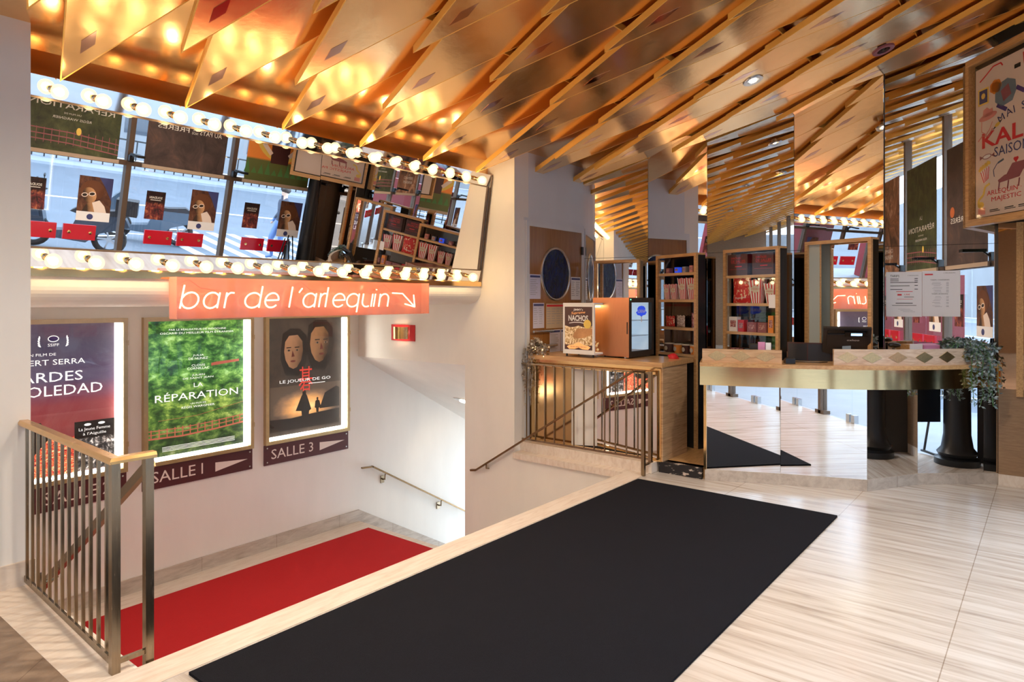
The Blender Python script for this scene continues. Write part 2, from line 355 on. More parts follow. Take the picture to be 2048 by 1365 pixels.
nt.links.new(c_, bb.inputs['Base Color']); nt.links.new(c_, bb.inputs['Emission Color']); bb.inputs['Emission Strength'].default_value = .6; X['p_glow'] = m
X['p_bw'] = poster('crowd_picture', [(.44, (.015, .014, .015)), (.56, (.16, .14, .13)), (.66, (.75, .7, .66))], 10, .4, None, .5, 3)
X['p_dkforest'] = poster('dark_forest_picture', [(.3, (.012, .015, .008)), (.6, (.07, .085, .03)), (.8, (.16, .15, .07))], 8, .6, None, 0)
X['p_fruit'] = poster('dark_fruit_picture', [(.3, (.02, .015, .015)), (.6, (.08, .05, .045)), (.8, (.2, .1, .06))], 5, .8, None, 0)
X['p_soud'] = poster('night_stage_picture', [(.4, (.02, .008, .01)), (.55, (.2, .03, .03)), (.7, (.7, .25, .1))], 5, .6, ([(0, (1, 1, 1)), (.5, (1, 1, 1)), (.62, (.06, .05, .06)), (1, (.06, .05, .06))], .9, 'MULTIPLY'), 0)
X['p_sun'] = poster('orange_picture', [(.3, (.85, .2, .03)), (.7, (.95, .30, .05))], 2, 0, ([(0, (.10, .12, .03)), (.22, (.13, .15, .04)), (.24, (.95, .30, .05)), (1, (.95, .42, .08))], 1.0), 0)
X['p_leaf'] = poster('dusky_portrait_picture', [(.4, (.05, .015, .01)), (.6, (.16, .06, .03)), (.75, (.3, .16, .1))], 4, 1, None, 0)
X['p_face'] = poster('tawny_portrait_picture', [(.35, (.05, .02, .01)), (.55, (.3, .14, .07)), (.7, (.75, .5, .35))], 4, 1.5, None, 0)
X['p_pop'] = poster('popcorn_picture', [(.38, (.22, .09, .02)), (.50, (.62, .40, .17)), (.62, (.85, .70, .48))], 16, .4, None, .12, 3)
def facemat(name, a, d_, p0, p1):
    m, nt, b = mk(name); v = sep(nt, coords(nt, (1, 1, 1), 'Generated')); n_ = noise(nt, coords(nt, (1, 1, 1), 'Generated'), 5, 4)
    f = mathn(nt, 'ADD', mathn(nt, 'ADD', mathn(nt, 'MULTIPLY', v[0], .8), mathn(nt, 'MULTIPLY', v[2], -.25)), mathn(nt, 'MULTIPLY', n_, .3))
    c = ramp(nt, f, [(p0, a), ((p0 + p1) / 2, tuple(x * .62 for x in a)), (p1, d_)]); nt.links.new(c, b.inputs['Base Color']); nt.links.new(c, b.inputs['Emission Color']); b.inputs['Emission Strength'].default_value = .12; return m
X['skin1'] = facemat('warm_face_print', (.50, .25, .11), (.04, .02, .012), .22, .68); X['skin2'] = facemat('pale_face_print', (.54, .28, .14), (.06, .03, .018), .28, .8)
X['snack'] = poster('snack_wrap_print', [(.4, (.05, .02, .05)), (.5, (.5, .06, .08)), (.58, (.8, .6, .5)), (.7, (.2, .2, .5))], 7, .5, None, 0, 2)
X['popred'] = poster('popcorn_bag_print', [(.5, (.62, .015, .02)), (.56, (.62, .015, .02)), (.6, (.85, .55, .3)), (.7, (.95, .8, .6))], 6, .3, None, 0, 2)
X['ripple'] = None
m, nt, bb = mk('rippled_dark_glass'); v_ = coords(nt, (1, 1, .45)); f_ = noise(nt, v_, 26, 3, .6, .8)
nt.links.new(ramp(nt, f_, [(.4, (.003, .004, .022)), (.75, (.01, .016, .10))]), bb.inputs['Base Color']); bb.inputs['Roughness'].default_value = .12; bb.inputs['Specular IOR Level'].default_value = .3; bump(nt, bb, f_, .9, .01); X['ripple'] = m
def leafmat(name, a, b_, es=0):
    m, nt, b = mk(name); nt.links.new(ramp(nt, noise(nt, coords(nt), 30, 2), [(.35, a), (.65, b_)]), b.inputs['Base Color']); b.inputs['Roughness'].default_value = .45; return m
X['leaf'] = leafmat('blue_grey_leaf', (.10, .15, .15), (.36, .44, .46)); X['tinsel'] = leafmat('dried_silver_leaf', (.22, .15, .09), (.70, .62, .52))
X['tinsel'].node_tree.nodes['Principled BSDF'].inputs['Metallic'].default_value = .5
X['butcher'] = wood('butcher_block', [(.3, (.42, .24, .12)), (.55, (.62, .40, .22)), (.75, (.74, .52, .32))], (1, 1, 14), 4, .35, .3)
X['bleached'] = wood('bleached_block_wood', [(.3, (.55, .38, .25)), (.55, (.72, .55, .40)), (.75, (.84, .70, .56))], (2, 2, 16), 4, .35, .3)
X['counteroak'] = wood('counter_top_oak', [(.3, (.50, .26, .10)), (.7, (.72, .44, .20))], (14, 1.2, 14), 4, .3, .3)
X['diam'] = brushed('diamond_brass', (.97, .70, .34), .3, (20, 20, 20), .1, .2)
X['denim'] = pm('blue_denim', (.12, .2, .42), .8); X['skin'] = pm('skin', (.6, .4, .3), .5); X['jacket'] = pm('dark_jacket', (.04, .05, .08), .7)
X['scoot'] = pm('grey_blue_scooter_paint', (.10, .14, .19), .25, .3, coat=.5); X['scoot2'] = pm('dark_scooter_paint', (.03, .045, .07), .3, .2, coat=.5)
X['tyre'] = pm('tyre_rubber', (.015, .015, .015), .8); X['hoard'] = pm('red_hoarding', (.24, .015, .02), .5)
X['smoke'] = pm('smoked_back_mirror', (.16, .13, .11), .03, 1); X['greyglass'] = pm('pale_green_glass', (.50, .56, .54), .1)
X['brown2'] = poster('scoop_print', [(.3, (.25, .10, .03)), (.7, (.45, .2, .07))], 3, .2, None, .3); X['orange2'] = pm('orange_lettering', (.9, .42, .14), .5, emit=(.9, .4, .14), es=.3)
X['tubewarm'] = em('warm_heat_lamp', (1, .75, .45), 5); X['popcol'] = pm('popped_corn', (.85, .68, .4), .7); X['p_pop2'] = poster('bagged_popcorn', [(.40, (.25, .12, .08)), (.55, (.75, .6, .5)), (.65, (.9, .85, .8))], 9, .4, None, 0, 3)
X['bottleglass'] = pm('dark_bottle', (.03, .09, .06), .08)
X['tanrail'] = pm('tan_poster_rail', (.45, .34, .25), .5); X['fruit'] = pm('red_fruit_print', (.5, .13, .04), .5); X['orange_hair'] = pm('ginger_hair_print', (.14, .045, .015), .6)
X['iron'] = pm('black_cast_iron', (.012, .014, .018), .35, .3); X['fairy'] = em('fairy_light_glow', (1, .7, .3), 4)
X['gold_mirror'] = pm('gold_tinted_panel', (.62, .42, .20), .12, 1)
X['bridge'] = pm('red_bridge_print', (.42, .10, .07), .5, emit=(.5, .12, .08), es=.35)
X['eyetone'] = pm('eye_print', (.36, .24, .16), .5)
# ------------------------------------------------------------------ floor, walls, stairwell
U0, U1, V0, V1 = 1.30, 5.72, 3.20, 7.19
b = MB().box((-11, -.45, -.2), (8.2, V0 - .2, 0)).box((-11, V0 - .2, -.2), (1.08, 4.65, 0)).box((U1 + .2, V0 - .2, -.2), (8.2, 4.55, 0))
st(b.build('floor', 'floor'))
st(MB().box((-6, 2.2, .0005), (1.08, 4.65, .003)).build('floor_inlay', 'brown_floor'))
b = MB().box((1.08, V0 - .2, -.2), (U1 + .2, V0 - .001, .004)).box((1.08, V0, -.2), (U0, 4.65, .004))
st(b.build('trim_1', 'trav'))
b = MB()
for i in range(1, 8): b.box((U0 + .02, V0 + .2625 * (i - 1), -1.6), (U1 - .002, V0 + .2625 * i, -.16 * i))
st(b.build('stairs', 'skirt'))
st(MB().box((U0 + .02, 5.04, -1.6), (U1, V1, -1.28)).build('landing', 'trav'))
b = MB()
for i in range(1, 14): b.box((U1 + .27 * (i - 1), 5.274, -1.28 - .15 * i - .3), (U1 + .27 * i, V1, -1.28 - .15 * i))
st(b.build('lower_stairs', 'skirt'))
o = MB().box((1.5, 5.3, -1.279), (5.6, 6.84, -1.265)).build('landing_carpet', 'red'); tag(o, 'red carpet lying on the landing at the foot of the stairs', 'carpet')
st(MB().box((U0, V1, -4), (9.2, V1 + .2, 1.62)).build('wall_back', 'white'))
st(MB().box((1.12, V0, -1.6), (1.318, 4.65, -.001)).box((1.12, 4.86, -1.6), (1.318, V1, 4)).box((1.12, 4.65, -1.6), (1.318, 4.86, -.001)).build('wall_left', 'white'))
st(MB().box((-11, 4.65, 0), (1.32, 4.855, 4.2)).build('wall_pillar', 'white'))
b = MB().box((U1, 4.55, -3), (U1 + .25, 5.274, 3.4)).prism([(U1, .90), (U1 + .25, .765), (U1 + .25, 3.4), (U1, 3.4)], 'y', 5.274, V1).box((U1, V0, -3), (U1 + .25, 4.55, -.06))
st(b.build('wall_end', 'white'))
st(MB().box((U1 + .25, 5.074, -4.2), (9.2, 5.274, .9)).build('wall_stairs', 'white'))
b = MB().prism([(U1 + .25, .765), (9.0, .90 - .54 * 3.28), (9.0, 1.2), (U1 + .25, 1.2)], 'y', 5.1, V1)
st(b.build('ceiling_stairs', 'white'))
st(MB().box((U1 + .25, 4.55, 0), (7.35, 4.75, 3.6)).build('wall_door', 'grey'))
# skirtings
b = MB().box((U0 + .02, V1 - .02, -1.28), (U1, V1 + .01, -1.13))
b.add([(U1, V1 - .02, -1.40), (9, V1 - .02, -1.40 - .56 * 3.28), (9, V1 - .02, -1.13 - .56 * 3.28), (U1, V1 - .02, -1.13)], [(0, 1, 2, 3)])
b.box((U0 + .018, 5.04, -1.28), (U0 + .04, V1, -1.13))
st(b.build('baseboard_back', 'skirt'))
st(MB().box((-11, 4.63, 0), (1.335, 4.66, .14)).box((1.318, 4.63, 0), (1.34, 4.8, .14)).build('baseboard_pillar', 'trav'))
# curb at the head of the stair, below the right balustrade, and the platform behind it
b = MB().box((U1 - .03, V0, -.06), (U1 + .20, 4.55, 0.004)).box((U1 + .10, 2.97, .003), (6.0, 4.55, .10))
st(b.build('trim_2', 'trav'))
st(MB().prism([(5.97, 2.5), (6.27, 1.92), (6.54, 1.33), (7.0, 1.02), (7.4, .56), (7.5, .56), (7.4, 4.55), (6.0, 4.55), (6.0, 2.96)], 'z', 0, .10).box((5.93, 2.52, 0), (6.05, 2.95, .10), 1).build('floor_platform', ['oak', 'chipped']))
# white soffit under the bulb sign
prof = [(5.03, 1.80), (5.03, 1.735)] + [(5.235 - .205 * math.cos(R(a)), 1.735 - .135 * math.sin(R(a))) for a in range(10, 91, 10)] + [(7.19, 1.60), (7.19, 1.80)]
st(MB().prism(prof, 'x', 1.32, U1 - .001).build('ceiling_soffit', 'white'))

# ------------------------------------------------------------------ ceiling of overlapping tilted lozenge boards
ceil = st(MB().add([(-11.2, -.6, 4.366), (8.2, -.6, 4.366), (8.2, 5.3, 4.24 - .21 * 5.3), (-11.2, 5.3, 4.24 - .21 * 5.3)], [(0, 3, 2, 1)]).build('ceiling', 'gold'))
SL, TK = .30, .05
P = [(0, 0), (.384, -1.36), (.384, -1.62), (-.384, -1.62), (-.384, -1.36)]
def board_mesh():
    b = MB(); n = 5; Q = [(0, -.03)] + [(u * (1 - .008 / .384), v - (.0 if v > -1.5 else -.008)) for u, v in P[1:]]
    vs = [(u, v, -v * SL) for u, v in P] + [(u, v, -v * SL + TK) for u, v in P] + [(u, v, -v * SL) for u, v in Q]
    b.add(vs, [tuple(range(2 * n, 3 * n))] , 0); b.f += [(i, (i + 1) % n, 2 * n + (i + 1) % n, 2 * n + i) for i in range(n)]; b.m += [1] * n
    b.f.append(tuple(range(2 * n - 1, n - 1, -1))); b.m.append(1)
    b.f += [(i, n + i, n + (i + 1) % n, (i + 1) % n) for i in range(n)]; b.m += [1] * n
    return b
def inlay_mesh():
    b = MB(); q = [(0, -.33), (.036, -.455), (0, -.58), (-.036, -.455)]
    return b.add([(u, v, -v * SL - .0015) for u, v in q] + [(u, v, -v * SL + .002) for u, v in q], [(0, 1, 2, 3), (0, 4, 5, 1), (1, 5, 6, 2), (2, 6, 7, 3), (3, 7, 4, 0)])
proto = board_mesh().build('ceiling_panel', ['gold', 'edge'], ceil); inl = inlay_mesh().build('lozenge_inlay', 'inlay', proto)
first = True
for j in range(-1, 7):
    v = 4.06 - .762 * j; z = 3.97 - .21 * v + (.05 if j < 0 else 0)
    for k in range(-5, 10):
        u = 1.91 + .775 * k + (.3875 if j % 2 else 0)
        if u < -1.9 or u > 7.55 or (u < 0 and j > 3): continue
        if u + .0 > 6.6 + .12 * j and j < 1 and u > 7.3: continue
        if first: proto.location = (u, v, z); first = False
        else: dup(proto, (u, v, z), ceil)

far = MB()
for j in range(-1, 7):
    v = 4.06 - .762 * j; z = 3.97 - .21 * v
    for k in range(-17, 3):
        u = 1.91 + .775 * k + (.3875 if j % 2 else 0)
        if u < -1.9 or (u < 0 and j > 3):
            n = 5; vs = [(a + u, c + v, z - c * SL) for a, c in P] + [(a + u, c + v, z - c * SL + TK) for a, c in P]
            far.add(vs, [tuple(range(n))], 0); far.add(vs, [(i, n + i, n + (i + 1) % n, (i + 1) % n) for i in range(n)], 1)
far.build('far_panels', ['gold', 'edge'], ceil)['kind'] = 'stuff'

# ------------------------------------------------------------------ bulb sign over the stairs: leaning mirror between two bulb strips
sgn = thing('mirror_sign', 'leaning mirror with a polished bulb strip above and below it over the stairs', 'mirror', (0, 0, 0))
def lean(v0, z0, v1, z1, ua, ub, t=.03):
    return MB().prism([(v0, z0), (v1, z1), (v1 + t, z1), (v0 + t, z0)], 'x', ua, ub)
lean(5.010, 1.985, 4.881, 2.893, 1.325, 3.495).build('mirror_pane', 'mirror', sgn)
lean(5.010, 1.985, 4.879, 2.893, 3.498, 5.65).build('mirror_pane', 'mirror', sgn)
lean(5.030, 1.85, 5.000, 1.975, 1.325, 5.69, .05).build('bulb_strip', 'steel', sgn)
lean(4.895, 2.90, 4.850, 3.03, 1.325, 5.69, .05).build('bulb_strip', 'steel', sgn)
MB().box((1.325, 5.005, 1.80), (5.70, 5.06, 1.85)).build('ledge', 'brass', sgn)
b = MB()
for q in ((5.004, 1.98), (4.884, 2.897)): b.box((1.325, q[0] - .008, q[1] - .006), (5.68, q[0] + .02, q[1] + .006))
b.bar((5.655, 5.002, 1.98), (5.655, 4.876, 2.897), .012); b.bar((5.70, 5.02, 1.84), (5.70, 4.845, 3.03), .012)
b.build('trim', 'bronze', sgn)
st(MB().box((1.32, 4.93, 3.0), (5.72, 5.0, 3.6)).box((1.32, 5.08, 1.81), (5.72, 5.12, 3.2)).build('wall_marquee', 'gold'))
def bulb(loc, d, label, grp):
    # d = outward direction (v, z); socket behind the globe
    dv, dz = d; a = math.atan2(dz, -dv)
    core = MB().ball((0, 0, 0), .027, 14, 8)
    prof = [(.0001, -.048), (.02, -.0435), (.036, -.031), (.046, -.012), (.0475, .004), (.043, .021), (.032, .034), (.02, .045), (.0145, .055), (.0138, .062)]
    g = MB().lathe(prof, 20, (0, 0, 0), 'y').build('light_bulb', 'globe', None, True); core.build('glowing_core', 'bulb', g, True)
    k = MB().lathe([(.0001, .058), (.019, .058), (.02, .10), (.024, .102), (.024, .125), (.0001, .125)], 14, (0, 0, 0), 'y').build('socket', 'brass', g, True)
    g.location = loc; g.rotation_euler = (-a, 0, 0); tag(g, label, 'light bulb', grp); return g
bulbs = []
for row, (v, z, dv, dz, grp) in enumerate(((4.757, 2.924, -.95, -.3, 'bulbs in the row above the leaning mirror'), (4.895, 1.893, -.96, -.22, 'bulbs in the row below the leaning mirror'))):
    for k in range(17):
        u = (1.50 if row == 0 else 1.51) + .2455 * k
        lab = 'lit globe bulb in the %s row of the mirror sign, %s from the pillar' % ('upper' if row == 0 else 'lower', ORD[k])
        if k == 0 and row == 0: src = bulb((u, v, z), (dv, dz), lab, grp)
        elif k == 0: src = bulb((u, v, z), (dv, dz), lab, grp)
        else: c = dup(src, (u, v, z)); c['label'] = lab

# ------------------------------------------------------------------ faceted mirror wall behind the counters
PM = [(7.08, 4.55), (7.26, 3.75), (7.095, 2.953), (7.30, 2.10), (7.289, 1.272), (7.494, .384)]
PE = [PM[1], PM[2], PM[3], (7.10, 1.24), PM[5]]     # the pane behind the till stops short of the next one
LB = ['tall wall mirror folded away from the oval-window door', 'tall wall mirror behind the popcorn-box cabinet, reflecting the oval-window door',
      'tall wall mirror behind the middle display cabinet', 'tall wall mirror behind the till, reflecting the bulb rows', 'tall wall mirror with the white price lists taped on']
for i in range(5):
    (a, b_), (c, d) = PM[i], PE[i]; L = math.hypot(c - a, d - b_); rz = math.atan2(d - b_, c - a)
    t = thing('wall_mirror', LB[i], 'mirror', (a, b_, 0), rz, 'faceted mirror wall')
    MB().box((.002, 0, .1), (L - .002, .012, 2.158)).build('lower_pane', 'mirror', t)
    MB().box((.002, 0, 2.162), (L - .002, .012, 4.3)).build('upper_pane', 'mirror', t)
    MB().box((0, .012, 0), (L, .03, 4.35)).build('backing', 'dark', t)
st(MB().prism([(7.3, 4.6)] + [(x + .06, y) for x, y in PM] + [(8.2, .38), (8.2, 4.6)], 'z', 0, 4.6).build('wall_right', 'dark'))
# short return wall beyond the ticket counter
rw = st(MB().box((7.415, -.5, 0), (7.6, .384, 4.6)).build('wall_return', 'dark'))
MB().box((7.405, -.5, .0), (7.415, .384, .10)).build('baseboard', 'trav', rw)
MB().box((7.403, -.5, .10), (7.415, .384, .86)).build('lower_panel', 'panelwood', rw)
b = MB()
for z in (.30, .62):
    b.box((7.398, -.05, z - .09), (7.404, .22, z + .09), 0)
    for k in range(9): b.box((7.394, -.04, z - .075 + k * .018), (7.399, .17, z - .067 + k * .018), 1)
b.build('vent_grille', ['panelwood', 'black'], rw)
MB().box((7.405, .255, .86), (7.415, .384, 2.33)).build('mirror_pane', 'copper_mirror', rw)
MB().box((7.38, .205, .80), (7.415, .255, 2.33)).build('door_post', 'oak', rw)
MB().box((7.405, -.5, .86), (7.415, .205, 2.33)).build('mirror_pane', 'copper_mirror', rw)

# ------------------------------------------------------------------ glass front to the street (seen in the mirrors)
VF = -.45
MU = [-11.23, -9.70, -8.17, -6.64, -5.11, -3.58, -2.05, -.52, 1.01, 2.54, 4.07, 5.60, 7.13]
for i, (a, c) in enumerate(zip(MU, MU[1:])):
    f = st(MB().box((a, VF - .04, 2.04), (c, VF + .04, 2.11)).box((a - .035, VF - .05, 0), (a + .035, VF + .05, 4.3)).box((a - .12, VF - .05, 0), (a + .12, VF + .05, .05)).build('window_%d' % (i + 1), 'bronze'))
    mid = (a + c) / 2
    for s0, s1 in ((a + .035, mid - .004), (mid + .004, c - .035)):
        MB().box((s0, VF - .006, .02), (s1, VF + .006, 2.04)).build('door_leaf', 'glass', f)
        q = mid - .24 if s0 < mid - .1 else mid + .24
        MB().box((q - .2, VF + .012, .93), (q + .2, VF + .04, 1.14)).build('push_plate', 'redplate', f)
        k = MB()
        for x in (q - .13, q + .13): k.lathe([(.0001, .052), (.022, .05), (.022, .04)], 12, (x, VF, 1.035), 'y')
        k.build('bolt', 'brass', f)
        x = mid - .06 if s0 < mid - .1 else mid + .06
        MB().box((x - .04, VF - .03, 0), (x + .04, VF + .03, .11)).build('pivot', 'silver', f)
    MB().box((a + .035, VF - .006, 2.11), (c - .035, VF + .006, 4.25)).build('pane', 'glass', f)
st(MB().box((-11.3, -.5, 4.2), (7.4, -.4, 4.6)).box((7.1, -.5, 0), (8.2, -.42, 4.4)).build('wall_front', 'dark'))
st(MB().box((-11.3, -.5, -.1), (-11, 4.85, 4.4)).build('wall_west', 'panelwood'))
# ------------------------------------------------------------------ street
st(MB().box((-110, -4.0, -.15), (60, VF - .0, -.01)).build('sidewalk', 'pave'))
st(MB().box((-110, -18.5, -.2), (60, -4.0, -.12)).build('road', 'asphalt'))
st(MB().box((-110, -24, -.15), (60, -18.5, -.02)).build('far_sidewalk', 'pave'))
b = MB()
for k in range(9): b.box((7.3 + .55 * k, -7.5, -.118), (7.55 + .55 * k, -4.6, -.115))
b.box((-30, -11.2, -.118), (40, -11.0, -.115)); b.box((-2, -6.6, -.118), (7, -6.5, -.115))
st(b.build('road_markings', 'paintwhite'))
bd = st(MB().box((-110, -25, 0), (60, -24, 13)).box((-112, -25, 0), (-110, 0, 13)).build('street_building', 'stone'))
b = MB()
for k in range(30):
    for z in (1.2, 4.6, 7.8):
        b.box((-38 + 3 * k, -24.02, z), (-36.7 + 3 * k, -23.98, z + 2.2))
b.build('building_window', 'darkglass', bd)
b = MB()
for k in range(160): b.box((-30 + .4 * k, -20.02, 0), (-29.96 + .4 * k, -19.98, 1.15))
b.box((-30, -20.03, 1.1), (34, -19.97, 1.16)); b.box((-30, -20.03, .15), (34, -19.97, .2))
tag(b.build('street_railing', 'black'), 'black street railing along the far pavement', 'railing')
# ------------------------------------------------------------------ room lamps
light('SPOT', 'soffit_spot', (6.75, 6.3, .28), 8, (1, .74, .46), (R(12), R(-25), 0), spot_size=R(120), spot_blend=.8, shadow_soft_size=.05)
# ------------------------------------------------------------------ objects
def rebase(t, loc):
    d = Vector(loc); t.location = d
    for c in t.children: c.location = c.location - d
    return t
def wall_thing(name, label, cat, loc, rz=0, group=None): return thing(name, label, cat, loc, rz, group)

tag(MB().box((1.43, 1.28, .001), (5.545, 2.965, .014)).build('entrance_mat', 'mat'), 'large black entrance mat lying on the pale stone floor', 'mat')

# --- railing at the left of the stairs
t = thing('stair_railing', 'brass railing with square bars between the white pillar and the near edge of the stairs', 'railing')
for u, z0, sc_ in ((1.23, .0, 1), (1.372, -.16, 1)): MB().box((u - .018, 3.212, z0), (u + .018, 3.248, .93)).build('newel_post', 'rail', t)
b = MB(); prof = [(-.028, .0), (-.028, .012), (-.02, .026), (.02, .026), (.028, .012), (.028, 0)]
def sweep(mb, path, prof, mi=0):
    n = len(prof); k = len(mb.v); pts = [Vector(p) for p in path]
    for i, p in enumerate(pts):
        a = (pts[i] - pts[i - 1]).normalized() if i else None; c = (pts[i + 1] - pts[i]).normalized() if i < len(pts) - 1 else None
        tdir = ((a or c) + (c or a)).normalized(); s = Vector((tdir.y, -tdir.x, 0)); s.normalize()
        ref = (a or c); cs = Vector((ref.y, -ref.x, 0)); cs.normalize(); f = 1 / max(.5, s.dot(cs))
        mb.v += [tuple(p + s * x * f + Vector((0, 0, z))) for x, z in prof]
    for i in range(len(pts) - 1):
        for j in range(n): mb.f.append((k + i * n + j, k + (i + 1) * n + j, k + (i + 1) * n + (j + 1) % n, k + i * n + (j + 1) % n)); mb.m.append(mi)
    mb.f += [tuple(k + j for j in range(n)), tuple(k + (len(pts) - 1) * n + j for j in range(n))[::-1]]; mb.m += [mi, mi]; return mb
sweep(MB(), [(1.285, 4.645, .93), (1.23, 3.23, .93), (1.40, 3.23, .93)], prof).build('top_rail', 'railtop', t)
MB().bar((1.285, 4.62, .045), (1.23, 3.25, .045), .012, .035).build('bottom_rail', 'rail', t)
MB().bar((1.248, 3.23, .05), (1.354, 3.23, .05), .02).build('cross_bar', 'rail', t)
for k in range(13):
    f = (k + .8) / 13.2; u, v = 1.234 + .05 * f, 3.25 + 1.37 * f
    MB().box((u - .007, v - .007, .045), (u + .007, v + .007, .935)).build('baluster', 'rail', t)
rebase(t, (1.26, 3.9, 0))
t = thing('stair_handrail', 'dark brass handrail sloping down the left side of the stairs', 'handrail')
MB().bar((1.395, 3.25, .90), (1.395, 4.78, -.11), .03, .045).build('rail', 'handrail', t)
b = MB().tube([(1.395, 4.45, .07), (1.36, 4.45, .05), (1.32, 4.45, .06)], .011).box((1.318, 4.41, .02), (1.326, 4.49, .10)); b.build('bracket', 'rail', t)
MB().tube([(1.395, 3.28, .88), (1.39, 3.24, .88), (1.372, 3.235, .88)], .009).build('bracket', 'rail', t)
rebase(t, (1.395, 3.9, .4))
# --- balustrade at the right of the stairs
t = thing('balustrade', 'thin brass balustrade standing in front of the mirrored snack counter', 'balustrade')
for u, z0 in ((5.705, .0), (5.845, .0)): MB().box((u - .016, 2.98, z0), (u + .016, 3.012, .965)).build('newel_post', 'rail', t)
MB().bar((5.845, 2.995, .955), (5.845, 4.54, .955), .03, .014).build('top_rail', 'rail', t)
MB().bar((5.845, 3.0, .13), (5.845, 4.54, .13), .012, .02).build('bottom_rail', 'rail', t)
MB().bar((5.705, 2.996, .10), (5.87, 2.996, .10), .03, .012).box((5.855, 2.98, -.0), (5.875, 3.012, .11)).build('foot', 'rail', t)
for k in range(12):
    v = 3.129 + .1228 * k; MB().box((5.839, v - .006, .13), (5.851, v + .006, .955)).build('baluster', 'rail', t)
rebase(t, (5.78, 3.7, 0))
t = thing('stair_handrail', 'brass handrail sloping from the balustrade post down onto the pier', 'handrail')
b = MB().bar((5.72, 2.99, .975), (5.69, 3.10, .975), .032, .018).bar((5.69, 3.09, .977), (5.672, 5.07, -.268), .032, .018).bar((5.672, 5.06, -.262), (5.672, 5.14, -.275), .034, .022); b.build('rail', 'handrail', t)
for f in (.5, .92):
    p = Vector((5.69, 3.09, .965)).lerp(Vector((5.672, 5.07, -.28)), f)
    if f > .8: MB().tube([p, p + Vector((0, 0, -.04)), (5.72, p.y, p.z - .05)], .008).build('bracket', 'rail', t)
rebase(t, (5.68, 3.9, .5))
t = thing('stair_handrail', 'short brass handrail on the back wall where the lower stairs go down', 'handrail')
MB().bar((5.72, 7.12, -.57), (5.90, 7.12, -.585), .035, .018).bar((5.89, 7.12, -.58), (8.9, 7.12, -2.30), .035, .02).build('rail', 'handrail', t)
for u, z in ((6.12, -.73), (7.2, -1.345)):
    MB().tube([(u, 7.12, z), (u, 7.12, z - .07), (u, 7.19, z - .08)], .011).box((u - .03, 7.175, z - .13), (u + .03, 7.19, z - .03)).build('bracket', 'rail', t)
rebase(t, (6.6, 7.12, -1))

# --- poster cases with films and room signs on the back wall
def sheet(name, w, h, mat, parent=None, loc=None, t=.002):
    return MB().box((0, 0, 0), (w, t, h)).build(name, mat, parent, loc=loc)
def case(u0, lab):
    t = thing('poster_case', lab, 'light box', (u0, V1, -.05), 0, 'lit poster cases on the back wall')
    W, Hh, y0 = 1.2, 1.52, -.055; b = MB()
    for a in (((0, y0, 0), (.042, 0, Hh)), ((W - .042, y0, 0), (W, 0, Hh)), ((.042, y0, 0), (W - .042, 0, .042)), ((.042, y0, Hh - .042), (W - .042, 0, Hh))): b.box(*a)
    for z in (.25, 1.25): b.box((W - .012, y0 - .006, z), (W + .004, y0, z + .05))
    b.build('frame', 'frame', t)
    MB().box((.042, -.012, .042), (W - .042, -.004, Hh - .042)).build('back_panel', 'plain_white', t)
    MB().tube([(W - .072, -.032, .06), (W - .072, -.032, Hh - .06)], .013, 10).build('light_tube', 'tube', t)
    MB().tube([(.06, -.03, .062), (W - .09, -.03, .062)], .009, 10).build('light_tube', 'tube', t)
    MB().box((.042, y0 + .006, .042), (W - .042, y0 + .009, Hh - .042)).build('glass_pane', 'cglass', t)
    return t
case(1.64, 'lit poster case nearest the pillar, partly behind the left railing')
case(2.99, 'middle lit poster case on the back wall above the SALLE 1 sign')
case(4.34, 'lit poster case nearest the corner above the SALLE 3 sign')
YF = V1 - .026
FW, FH = 1.035, 1.40
def film(u0, mat, lab):
    o = sheet('film_poster', FW, FH, mat, None, (u0, YF, .012 + .02)); return tag(o, lab, 'poster', 'film posters in the lit cases')
p = film(1.69, 'p_soledad', 'red and violet film poster with white title in the lit case nearest the pillar')
b = MB()
b.box((0, -.001, 0), (.72, 0, .34), 0); b.build('cloth_picture', 'p_jewel', p)
b = MB(); y = -.002
b.poly([(.0, .33), (.2, .48), (.42, .50), (.5, .36), (.36, .2), (0, .18)], 0, -.0022); b.build('dark_figure', 'shade', p)
b = MB().text('UN FILM DE', .30, 1.105, .24, .024, 0, y).text('ALBERT SERRA', .16, 1.02, .62, .05, 0, y).text('TARDES', .16, .865, .60, .09, 0, y).text('DE SOLEDAD', .0, .735, .93, .095, 0, y)
b.text('SSIFF', .52, 1.19, .09, .026, 0, y, 'c').ell(.52, 1.26, .045, .03, 0, y, 0, 20)
b.build('lettering', 'wtext', p); MB().ell(.52, 1.26, .038, .023, 0, y - .0006).build('emblem_centre', 'purple', p)
b = MB()
for sx in (-1, 1):
    for k in range(5):
        a = R(-50 + 25 * k); b.ell(.52 + sx * (.10 + .015 * math.cos(a)), 1.235 + .05 * math.sin(a), .016, .006, 0, y, sx * (40 + 12 * k), 8)
b.build('laurels', 'wtext', p)
for k in range(6): pass
q = sheet('film_poster', .345, .46, 'p_bw', None, (2.38, YF - .006, .04)); tag(q, 'small black and white film poster in the lower corner of the violet poster', 'poster')
MB().box((0, -.001, .30), (.345, 0, .46)).build('title_band', 'blk', q)
MB().text('La Jeune Femme', .17, .362, .27, .036, 0, -.0022, 'c').text("à l'Aiguille", .17, .318, .2, .034, 0, -.0022, 'c').ell(.11, .425, .03, .012, 0, -.0022).ell(.23, .428, .03, .012, 0, -.0022).build('lettering', 'wtext', q)
p = film(3.04, 'p_forest', 'green forest film poster with a red footbridge in the middle lit case')
c = FW / 2; b = MB()
